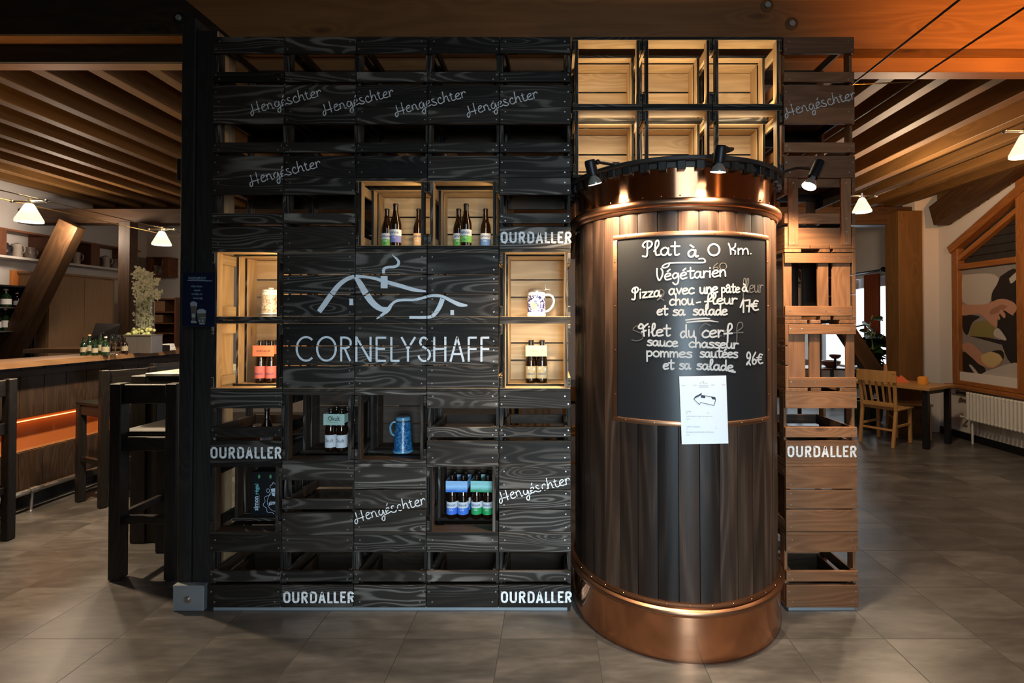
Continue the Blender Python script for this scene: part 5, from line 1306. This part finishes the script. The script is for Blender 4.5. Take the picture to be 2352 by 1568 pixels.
# bookshelf at right of the post
yb3 = 7.6; xa_, xb_ = PX(338, yb3), PX(404, yb3); zt_ = PZ(683, yb3)
t = thing('open_shelf', 'reddish open shelf unit with boxes, left of the black post', 'shelf', ((xa_+xb_)/2, yb3, 0))
mb = MB(); mb.box(xa_, yb3+.30, 0, xb_, yb3+.32, zt_); mb.box(xa_, yb3, 0, xa_+.025, yb3+.299, zt_); mb.box(xb_-.025, yb3, 0, xb_, yb3+.299, zt_); loc(t, mb, 'case', shw)
lev = [PZ(q, yb3) for q in (685, 715, 741, 764, 800)]
for q in lev: mb = MB(); mb.box(xa_+.026, yb3+.002, q-.02, xb_-.026, yb3+.298, q); loc(t, mb, 'shelf', shw)
cardm = simple('brown_card_box', (.24, .13, .06), .7)
for px0, px1, li, h_, lab in ((347, 384, 1, .17, 'brown card box on the upper shelf of the reddish unit'), (346, 380, 2, .12, 'flat brown box on the middle shelf of the reddish unit')):
    x0, x1 = PX(px0, yb3+.1), PX(px1, yb3+.1); mb = MB(); mb.box(x0, yb3+.05, lev[li]+.0006, x1, yb3+.25, lev[li]+h_, 0, .004); tag(mb.build('card_box', cardm), lab, 'box')
# white wall behind the shelf unit with niche
mb = MB(); mb.box(XL, 8.4, 0, -2.6, 8.5, 3.42); struct(mb.build('wall_partition', whitew), 'white wall behind the open shelf unit').name = 'wall_inner'
shz = PZ(632, 8.2)
t = thing('wall_shelf', 'short dark wall shelf with jars, right of the square post', 'shelf', (PX(350, 8.3), 8.39, shz))
xa_, xb_ = PX(336, 8.2), PX(388, 8.2)
mb = MB(); mb.box(xa_, 8.18, shz-.02, xb_, 8.398, shz, 0, .002); loc(t, mb, 'shelf_board', shw); mb = MB(); mb.box(xa_, 8.18, shz+.28, xb_, 8.398, shz+.3, 0, .002); loc(t, mb, 'top_board', shw)
for q in (xa_+.0, PX(374, 8.2)): mb = MB(); mb.box(q, 8.18, shz+.001, q+.09, 8.398, shz+.279, 0, .002); loc(t, mb, 'divider', shw)
for px, kx, lab in ((353, 2, 'tall straight jar on the short shelf, left of two'), (369, 0, 'squat mug shaped jar on the short shelf, right of two')):
    o = copy_tree(protos[kx]); o.location = (PX(px, 8.28), 8.28, shz+.0006); o.rotation_euler = (0, 0, -pi/2); o['label'] = lab
# ---------------------------------------------------------------- right room
def ry(px, x=XR): return x*F/(px-CX)
def rz_(px, py, x=XR): return P(px, py, ry(px, x)).z
# mural window on the right wall
y0, y1 = ry(2352+90), ry(2188)       # near and far edge
zs_ = rz_(2188, 880)
t = thing('mural_window', 'wooden framed window filled with a large photo print of hands and grain', 'window', (XR, 5.5, zs_))
zt = rz_(2210, 622)+.02
xi = XR+.04
ztop0 = rz_(2188, 575); slope = (rz_(2345, 440)-ztop0)/(ry(2188)-ry(2345))
yn, yf = 4.3, 6.66
def rect(a, b, z0, z1, name, x0=XR-.02, x1=XR+.08, mat=framew):
    mb_ = MB(); mb_.box(x0, a, z0, x1, b, z1, 0, .005); return loc(t, mb_, name, mat)
ym0 = ry(2338, XR)
rect(yf-.10, yf, zs_, ztop0+.02, 'frame_post'); rect(ym0-.12, ym0, zs_, 3.3, 'frame_post'); rect(yn, yf, zs_-.0, zs_+.055, 'frame_rail', XR-.019, XR+.079)
rect(ym0+.001, yf-.101, zt, zt+.07, 'frame_rail', XR-.018, XR+.078)
mb = MB(); mb.box(XR-.10, yn-.2, zs_-.045, XR+.05, yf+.05, zs_-.001, 0, .006); loc(t, mb, 'sill', framew)
mb = MB(); mb.bar((XR+.03, yf+.02, ztop0), (XR+.03, yn, ztop0+slope*(yf-yn)), .10, .15, 0, .005, (1, 0, 0)); loc(t, mb, 'sloping_frame', framew)
mb = MB(); mb.bar((XR+.03, yf-.08, ztop0-.13), (XR+.03, yn, ztop0-.13+slope*(yf-.08-yn)), .06, .08, 0, .005, (1, 0, 0)); loc(t, mb, 'sloping_frame', framew)
slatm = simple('dark_blind_slat', (.025, .022, .020), .6)
mb = MB()
for i in range(12): mb.box(XR+.07, yn, zt+.06+.1*i, XR+.085, yf-.10, zt+.155+.1*i, 0, .004)
mb.box(XR+.09, yn, zs_, XR+.10, yf, 3.42)
loc(t, mb, 'dark_slats', slatm)
# white wall above the sloping frame
mb = MB(); zA, zB_ = ztop0+.06, ztop0+.06+slope*(yf-yn)
yq = yf-(3.42-zA)/slope if zB_ > 3.42 else yn
poly = [(yf, zA), (yf, 3.42), (yq, 3.42)] if zB_ > 3.42 else [(yf, zA), (yf, 3.42), (yn, 3.42), (yn, zB_)]
n_ = len(poly); pts = [(XR-.0, a_, b_) for a_, b_ in poly]+[(XR+.069, a_, b_) for a_, b_ in poly]
mb.add(pts, [list(range(n_)), list(range(n_, 2*n_))[::-1]]+[[i, n_+i, n_+(i+1) % n_, (i+1) % n_] for i in range(n_)], 0)
struct(mb.build('wall_right_gable', whitew), 'white wall above the sloping window frame')
# the print: flat shapes on one sheet, in photo coordinates projected onto the pane
def mural_pt(px, py, off):
    x = xi-off; d = P(px, py, 1.0); k_ = x/d.x; return Vector((x, k_, EYE+(d.z-EYE)*k_))
mb = MB(); mb.box(xi, yn, zs_+.05, xi+.01, yf-.09, zt+.01); loc(t, mb, 'print_sheet', simple('print_grey', (.22, .20, .19), .5))
pr = {'dark': (.018, .014, .014), 'skin': (.42, .22, .15), 'skin2': (.28, .13, .085), 'pale': (.42, .38, .35), 'olive': (.20, .17, .06), 'grain': (.50, .38, .18), 'mid': (.12, .10, .095)}
keys = list(pr); pm = [simple('print_'+k_, c, .5) for k_, c in pr.items()]
def MQ(pts, key, off):
    q = [(2180+x/3.5638, 460+y/3.5638) for x, y in smooth([*pts, pts[0]], 4)[:-1]]
    # signed order so the face looks into the room
    mm = MB(); 
    if area2(q) > 0: q = q[::-1]
    mb.add([mural_pt(a, b, off) for a, b in q], [list(range(len(q)))], keys.index(key))
mb = MB()
MQ([(110, 610), (340, 600), (410, 660), (350, 790), (300, 850), (110, 830)], 'pale', .001)
MQ([(420, 620), (560, 570), (580, 900), (580, 1330), (480, 1300), (400, 1060), (345, 800), (390, 690)], 'dark', .002)
MQ([(110, 930), (250, 950), (190, 1000), (150, 1100), (110, 1050)], 'dark', .002)
MQ([(200, 1000), (300, 985), (370, 1040), (350, 1130), (180, 1110)], 'olive', .003)
MQ([(170, 1110), (330, 1125), (520, 1170), (480, 1190), (320, 1150)], 'dark', .0035)
MQ([(370, 1060), (410, 1050), (470, 1145), (370, 1110)], 'pale', .0035)
MQ([(490, 640), (560, 580), (570, 620), (510, 680)], 'pale', .003)
MQ([(108, 850), (290, 850), (420, 805), (520, 830), (555, 880), (520, 930), (440, 900), (400, 960), (390, 1040), (340, 1010), (250, 930), (108, 940)], 'skin', .0045)
for q in ([(470, 870), (520, 900), (525, 940), (500, 930), (460, 900)], [(430, 890), (460, 930), (455, 965), (430, 945), (410, 910)], [(385, 920), (415, 950), (412, 980), (390, 960), (372, 930)]): MQ(q, 'skin', .0060)
MQ([(430, 850), (480, 870), (430, 900), (380, 930), (330, 930), (350, 890)], 'skin2', .0052)
MQ([(110, 1240), (200, 1260), (300, 1390), (240, 1440), (130, 1440), (110, 1380)], 'dark', .003)
MQ([(110, 1175), (180, 1168), (250, 1230), (330, 1290), (440, 1270), (420, 1340), (350, 1375), (260, 1350), (190, 1290), (110, 1215)], 'skin', .0045)
MQ([(260, 1270), (330, 1240), (440, 1225), (445, 1290), (360, 1365), (280, 1330)], 'grain', .0055)
MQ([(340, 1235), (420, 1225), (448, 1250), (440, 1300), (410, 1260)], 'dark', .0062)
MQ([(120, 1490), (250, 1430), (340, 1385), (580, 1330), (582, 1505), (300, 1500)], 'pale', .0040)
MQ([(160, 1345), (185, 1350), (240, 1420), (220, 1430)], 'pale', .0048)
MQ([(300, 1440), (420, 1440), (580, 1480), (540, 1500), (330, 1490)], 'skin2', .0050)
o = loc(t, mb, 'print_picture', pm); o['label'] = 'photo print of two hands with grain'
# radiator
y0, y1 = ry(2352+120, XR-.12), ry(2212, XR-.12); z1_ = rz_(2212, 898, XR-.12); z0_ = rz_(2212, 962, XR-.12)
t = thing('radiator', 'white ribbed radiator under the mural window', 'radiator', (XR-.1, (y0+y1)/2, z0_))
mb = MB(); n_ = int((y1-y0)/.05)
for i in range(n_):
    yy = y0+.05*i; mb.tube(smooth([(XR-.13, yy, z0_+.02), (XR-.13, yy, z1_-.02)], 1), .019, 8)
    mb.sphere((XR-.13, yy, z0_+.02), .022, 0, 8, 5); mb.sphere((XR-.13, yy, z1_-.02), .022, 0, 8, 5)
loc(t, mb, 'ribs', whitep)
mb = MB(); mb.box(XR-.115, y0-.02, z0_+.03, XR-.06, y1-.03, z1_-.01, 0, .006); loc(t, mb, 'panel', whitep)
mb = MB(); mb.tube([(XR-.1, y1+.02, z0_+.02), (XR-.1, y1+.08, z0_+.02), (XR-.02, y1+.08, z0_-.02)], .012, 8); mb.tube([(XR-.1, y0, z0_-.0), (XR-.1, y0, .0)], .012, 8); mb.tube([(XR-.1, y1-.1, z0_-.0), (XR-.1, y1-.1, .0)], .012, 8); loc(t, mb, 'pipe', whitep)
mb = MB(); mb.tube([(XR-.1, y1-.02, z1_-.03), (XR-.1, y1+.10, z1_-.03)], .016, 10); mb.sphere((XR-.1, y1+.12, z1_-.03), .026); loc(t, mb, 'valve', blackm)
mb = MB(); mb.box(XR-.02, 2.0, 0, XR-.0005, 6.88, .09, 0, .003); struct(mb.build('baseboard_side', blackm), 'dark skirting of the right wall')
# notched rafter on the right wall
a_, b_ = P(2168, 522, ry(2168, XR-.10)), P(2352, 400, ry(2352, XR-.10))
mb = MB(); mb.bar((XR-.16, a_.y, a_.z+.15), (XR-.16, b_.y-.3, b_.z+.15+.3*(b_.z-a_.z)/(a_.y-b_.y)), .28, .20, 0, .005, (1, 0, 0))
for i in range(12):
    k_ = i/8; mb.box(XR-.18, a_.y+(b_.y-a_.y)*k_-.05, a_.z+(b_.z-a_.z)*k_+.035, XR-.02, a_.y+(b_.y-a_.y)*k_+.03, a_.z+(b_.z-a_.z)*k_+.05, 1)
trimn[0] += 1; struct(mb.build('trim_%d' % trimn[0], [bracew, slatm]), 'notched sloping rafter above the mural window')
# far window with curtain
y0, y1 = 8.0, 10.9
t = thing('window_1', 'white framed daylight window on the far right', 'window', (XR, 9.4, .62)); del t['category']; t['kind'] = 'structure'
winm = simple('white_window_frame', (.60, .62, .66), .4)
def wr(a, b, z0, z1): mb_ = MB(); mb_.box(XR+.05, a, z0, XR+.13, b, z1, 0, .004); return loc(t, mb_, 'frame', winm)
wr(y0, y0+.08, .62, 2.24); wr(y1-.08, y1, .62, 2.24); wr(y0+.081, y1-.081, 2.08, 2.24); wr(y0+.081, y1-.081, .62, .70); wr(9.0, 9.1, .701, 2.079); wr(10.0, 10.08, .701, 2.079)
paneg = simple('window_pane', (1, 1, 1), 0, trans=1.0, ior=1.01)
mb = MB(); mb.box(XR+.085, y0+.08, .70, XR+.09, y1-.08, 2.08); loc(t, mb, 'pane', paneg)
skym = bpy.data.materials.new('bright_day_outside'); skym.use_nodes = True; k = N(skym); b = k.n['Principled BSDF']
tc = k.n.new('ShaderNodeTexCoord').outputs['Object']; n = k.noise(tc, 2.2, 3, .6); sp = k.n.new('ShaderNodeSeparateXYZ'); k.lk(tc, sp.inputs[0])
v = k.math('ADD', sp.outputs[2], k.math('MULTIPLY', n, .8))
k.lk(k.ramp(v, [(.35, (.25, .35, .22)), (.62, (.75, .85, .95)), (1, (.9, .96, 1))]), b.inputs['Emission Color']); b.inputs['Emission Strength'].default_value = 1.1; b.inputs['Base Color'].default_value = (0, 0, 0, 1)
mb = MB(); mb.box(XR+1.2, 6.0, -.5, XR+1.25, 16.0, 4.2); struct(mb.build('outside_backdrop', skym), 'bright daylight outside the far window').name = 'outside_sky'
t = thing('curtain', 'rust red curtain on the far right window', 'curtain', (XR-.06, 8.4, .8))
yc0, yc1 = ry(2021, XR-.08), ry(1990, XR-.08); zc1 = rz_(2005, 630, XR-.08); mb = MB(); pts = []; faces = []; n_ = 40; U = []
for j, z in enumerate((.75, zc1)):
    for i in range(n_+1):
        yy = yc0+(yc1-yc0)*i/n_*(1 if j else 1.05); pts.append((XR-.09+.03*math.sin(i*1.25), yy, z))
for i in range(n_): faces.append([i, i+1, n_+2+i, n_+1+i]); U.append([(0, 0)]*4)
mb.add(pts, faces, 0, U, None, True); o = loc(t, mb, 'cloth', simple('rust_cloth', (.22, .050, .020), .85)); o.modifiers.new('thick', 'SOLIDIFY').thickness = .004
t = thing('curtain_rod', 'black curtain rod with round end knob above the rust curtain', 'rod', (XR-.09, 9, zc1+.05))
mb = MB(); mb.tube([(XR-.09, ry(2024, XR-.09), zc1+.05), (XR-.09, 11, zc1+.05)], .016, 10); loc(t, mb, 'rod', blackm)
mb = MB(); mb.sphere((XR-.09, ry(2030, XR-.09), zc1+.05), .045); mb.tube([(XR-.09, ry(2026, XR-.09), zc1+.05), (XR, ry(2026, XR-.09), zc1+.05)], .014, 8); loc(t, mb, 'end_knob', blackm)
# plant in green pot
py_ = 7.55; pxx = PX(1990, py_)
t = thing('potted_plant', 'large leafy plant in a green pot by the far window', 'plant', (pxx, py_, 0))
potg = simple('green_pot', (.035, .075, .012), .4)
mb = MB(); mb.lathe([(0, .0), (.16, 0), (.19, .05), (.215, .30), (.225, .31), (.225, .34), (.20, .34), (.195, .30), (0, .29)], 28, 0, Matrix.Translation((pxx, py_, .0005))); loc(t, mb, 'pot', potg)
leafm = speckle('dark_green_leaf', [(.3, (.012, .03, .010)), (.7, (.04, .085, .025))], 14, .4)
random.seed(11); ms = MB(); ml = MB()
ztop = PZ(712, py_)
for i in range(7):
    a_ = i*.9; tx = pxx+.10+random.uniform(-.22, .20); ty = py_+random.uniform(-.25, .2); tz = ztop-random.uniform(0, .5)
    path = smooth([(pxx+.05*math.cos(a_), py_+.05*math.sin(a_), .29), (pxx+.1*math.cos(a_), py_+.1*math.sin(a_), .8), (tx, ty, tz)], 8); ms.tube(path, .009, 6)
    for j in range(24):
        q = Vector(path[4+int(j*12/24)]); d_ = Vector((random.uniform(-1, 1), random.uniform(-1, 1), random.uniform(-.3, .6))).normalized(); L_ = random.uniform(.13, .22); s_ = d_.cross(Vector((random.uniform(-.6, .6), random.uniform(-.6, .6), 1))).normalized()*L_*.42; up = Vector((0, 0, -.03))
        e = q+d_*L_*1.3; ml.add([q, q+d_*.4*L_+s_, q+d_*.9*L_+s_*.8+up, e+up*2, q+d_*.9*L_-s_*.8+up, q+d_*.4*L_-s_], [[0, 1, 2, 3], [0, 3, 4, 5]], 0)
loc(t, ms, 'stems', stemm); o = loc(t, ml, 'leaves', leafm); tag(o, kind='stuff')
# dining table
ztb = .73
def table(label, x, y, wx_, wy_, rz=0, zc=ztb, name='dining_table'):
    # x, y: the near left corner; wx_, wy_: the two edge lengths
    t = thing(name, label, 'table', (x, y, 0), rz, 'dining tables')
    def part(nm, mat, *boxes):
        mb_ = MB()
        for q in boxes: mb_.box(*q, 0, .003)
        mb_.build(nm, mat, t)
    part('table_top', chairw, (0, 0, zc-.035, wx_, wy_, zc))
    part('apron', blackm, (.06, .06, zc-.09, wx_-.06, .085, zc-.0355), (.06, wy_-.085, zc-.09, wx_-.06, wy_-.06, zc-.0355))
    for xx in (.03, wx_-.09):
        for yy in (.03, wy_-.09): part('leg', blackm, (xx, yy, .002, xx+.06, yy+.06, zc-.036))
    return t
def floor_y(py): return EYE*F/(py-HOR)
tc_ = Vector((4.42, 5.92, 0)); ta = math.radians(30)
table('pale wooden dining table with black legs below the white pier', tc_.x, tc_.y, .66, 1.05, ta)
def on_table(a, b): return tc_.x+a*math.cos(ta)-b*math.sin(ta), tc_.y+a*math.sin(ta)+b*math.cos(ta)
def chair(label, x, y, rz, proto=None, group='beech dining chairs'):
    if proto: o = copy_tree(proto); o.location = (x, y, 0); o.rotation_euler = (0, 0, rz); o['label'] = label; return o
    t = thing('dining_chair', label, 'chair', (0, 0, 0), 0, group); w, d = .42, .42
    for sx in (-1, 1):
        mb_ = MB(); xx = sx*(w/2-.02); pth = [(xx*.97, -d/2-.07, .002), (xx, -d/2, .42), (xx, -d/2-.015, .62), (xx*1.06, -d/2-.07, .91)]
        for a, b in zip(pth, pth[1:]): mb_.bar(a, b, .034, .036, 0, .004, (0, 1, 0), .004)
        mb_.build('back_leg', chairw, t)
        mb_ = MB(); mb_.bar((xx*.95, d/2-.02, .002), (xx*.95, d/2-.035, .43), .036, .036, 0, .004, (0, 1, 0)); mb_.build('front_leg', chairw, t)
        mb_ = MB(); mb_.bar((xx*.97, -d/2-.02, .24), (xx*.95, d/2-.04, .24), .018, .028, 0, .003); mb_.build('stretcher', chairw, t)
    mb_ = MB(); mb_.box(-w/2-.005, -d/2+.02, .432, w/2+.005, d/2+.01, .458, 0, .008); mb_.build('seat', chairw, t)
    mb_ = MB(); n_ = 10
    for i in range(n_):
        u0, u1 = i/n_*2-1, (i+1)/n_*2-1; f_ = lambda u: -d/2-.09+.025*u*u
        mb_.bar((u0*w/2*1.06, f_(u0), .85), (u1*w/2*1.06, f_(u1), .85), .02, .135, 0, 0, (0, 0, 1))
    mb_.build('top_rail', chairw, t)
    mb_ = MB(); mb_.bar((-w/2+.03, -d/2-.008, .50), (w/2-.03, -d/2-.008, .50), .022, .05, 0, .003); mb_.build('lower_rail', chairw, t)
    mb_ = MB(); mb_.bar((-w/2+.03, -d/2-.03, .20), (w/2-.03, -d/2-.03, .20), .018, .026, 0, .003); mb_.build('stretcher', chairw, t)
    for i in range(5):
        xx = (i-2)*.068; mb_ = MB(); mb_.bar((xx, -d/2-.008, .52), (xx*1.06, -d/2-.075, .79), .024, .012, 0, .002, (0, 1, 0)); mb_.build('back_slat', chairw, t)
    t.location = (x, y, 0); t.rotation_euler = (0, 0, rz); return t
ch = chair('beech chair with its slatted back towards us at the dining table', 4.20, 6.34, math.radians(-57))
chair('beech chair facing us on the far side of the dining table', 4.70, 6.66, math.radians(158), ch)
# napkin and candle glass on the table
t = thing('folded_napkin', 'orange folded napkin standing on the dining table', 'napkin', (*on_table(.28, .52), ztb+.0006))
napm = simple('orange_napkin', (.72, .15, .05), .8); x_, y_ = on_table(.28, .52)
mb = MB(); zz = ztb+.0008
for dx_ in (0, .1): mb.add([(x_-.10+dx_, y_-.05, zz), (x_+.08+dx_, y_-.05, zz), (x_+.08+dx_, y_+.06, zz), (x_-.10+dx_, y_+.06, zz), (x_+dx_, y_+.0, zz+.13-.04*(dx_ > 0))], [[0, 1, 4], [1, 2, 4], [2, 3, 4], [3, 0, 4], [3, 2, 1, 0]], 0)
loc(t, mb, 'cloth', napm)
amb = simple('amber_candle_glass', (.80, .36, .05), .2, trans=.4, emit=(1, .45, .08), es=.05); cx1, cy1 = on_table(.34, .22); cx2, cy2 = on_table(.46, .26)
mb = MB(); mb.lathe([(0, 0), (.045, 0), (.05, .01), (.05, .085), (.046, .085), (.046, .012), (0, .012)], 20, 0, Matrix.Translation((cx1, cy1, ztb+.0006))); tag(mb.build('candle_glass', amb), 'amber candle glass on the dining table, left of two', 'candle', 'amber candle glasses')
mb = MB(); mb.lathe([(0, 0), (.045, 0), (.05, .01), (.05, .085), (.046, .085), (.046, .012), (0, .012)], 20, 0, Matrix.Translation((cx2, cy2, ztb+.0006))); tag(mb.build('candle_glass', amb), 'amber candle glass on the dining table, right of two', 'candle', 'amber candle glasses')
# a table and chairs seen through the gaps of the crate wall
table('wooden dining table seen through the gaps of the crate wall', -.5, 5.3, 1.1, .8)
chair('beech chair seen through the crate gaps, left of two', -.25, 4.95, math.radians(4), ch); chair('beech chair seen through the crate gaps, right of two', .32, 4.95, math.radians(-5), ch)
# buffet by the far window with bowls
xb0, yb0 = PX(1850, 8.2), 8.2
t = thing('side_table', 'side table with white cloth in front of the far window', 'table', (PX(1895, yb0), yb0+.3, 0)); zb0 = PZ(846, yb0)
mb = MB(); mb.box(PX(1830, yb0), yb0, zb0-.03, PX(1960, yb0), yb0+.6, zb0, 0, .004); loc(t, mb, 'table_top', shw)
for px in (1835, 1950):
    for yy in (yb0+.02, yb0+.53): mb = MB(); xx = PX(px, yb0); mb.box(xx, yy, .002, xx+.045, yy+.045, zb0-.031); loc(t, mb, 'leg', blackm)
terr = simple('terracotta_glaze', (.26, .11, .06), .4)
for px, r_, zo, lab in ((1908, .15, 0, 'large terracotta bowl seen through the brown crate, lower of two'), (1900, .09, .16, 'small terracotta bowl on the stand above the large one')):
    mb = MB(); c_ = Matrix.Translation((PX(px, yb0+.25), yb0+.25, zb0+.0006+zo)); 
    if zo: mb.lathe([(0, -zo+.0), (.05, -zo), (.02, -zo+.02), (.02, -.002), (0, -.001)], 16, 1, Matrix.Translation((PX(px, yb0+.25), yb0+.02, zb0+.0006+zo))); c_ = Matrix.Translation((PX(px, yb0+.25), yb0+.02, zb0+.0006+zo))
    mb.lathe([(0, 0), (r_*.5, 0), (r_*.9, r_*.35), (r_, r_*.7), (r_*.94, r_*.7), (r_*.84, r_*.36), (r_*.4, .012), (0, .012)], 24, 0, c_); tag(mb.build('bowl', [terr, blackm]), lab, 'bowl')

# ---------------------------------------------------------------- the room around the camera
plm = simple('dim_plaster', (.36, .30, .25), .9)
mb = MB(); FY = -3.0; top = 4.6
xs_ = [(XL, -.22, 0, top), (-.22, .18, 0, 2.52), (.18, 1.32, 0, .15), (.18, 1.32, 2.15, 2.52), (1.32, 2.32, 0, 2.52), (-.22, 2.32, 4.28, top), (2.32, XR, 0, top)]
for a_, b_, z0, z1 in xs_: mb.box(a_, FY-.1, z0, b_, FY, z1)
struct(mb.build('wall_front', plm), 'plaster wall with the glass door and high window behind the camera')
mb = MB(); mb.box(XL-.1, FY, 0, XL, 2.0, 4.6); struct(mb.build('wall_front_left', plm), 'left wall of the front hall')
mb = MB(); mb.box(XR, FY, 0, XR+.1, 2.0, 4.6); struct(mb.build('wall_front_right', plm), 'right wall of the front hall')
mb = MB(); mb.box(XL, FY, 4.6, XR, 3.3, 4.66); struct(mb.build('ceiling_front', ceilm), 'timber ceiling of the front hall')
mb = MB(); mb.box(XL, 3.051, 3.75, XR, 3.15, 4.6); struct(mb.build('wall_gable', ceilm), 'boarded gable above the cross beam')
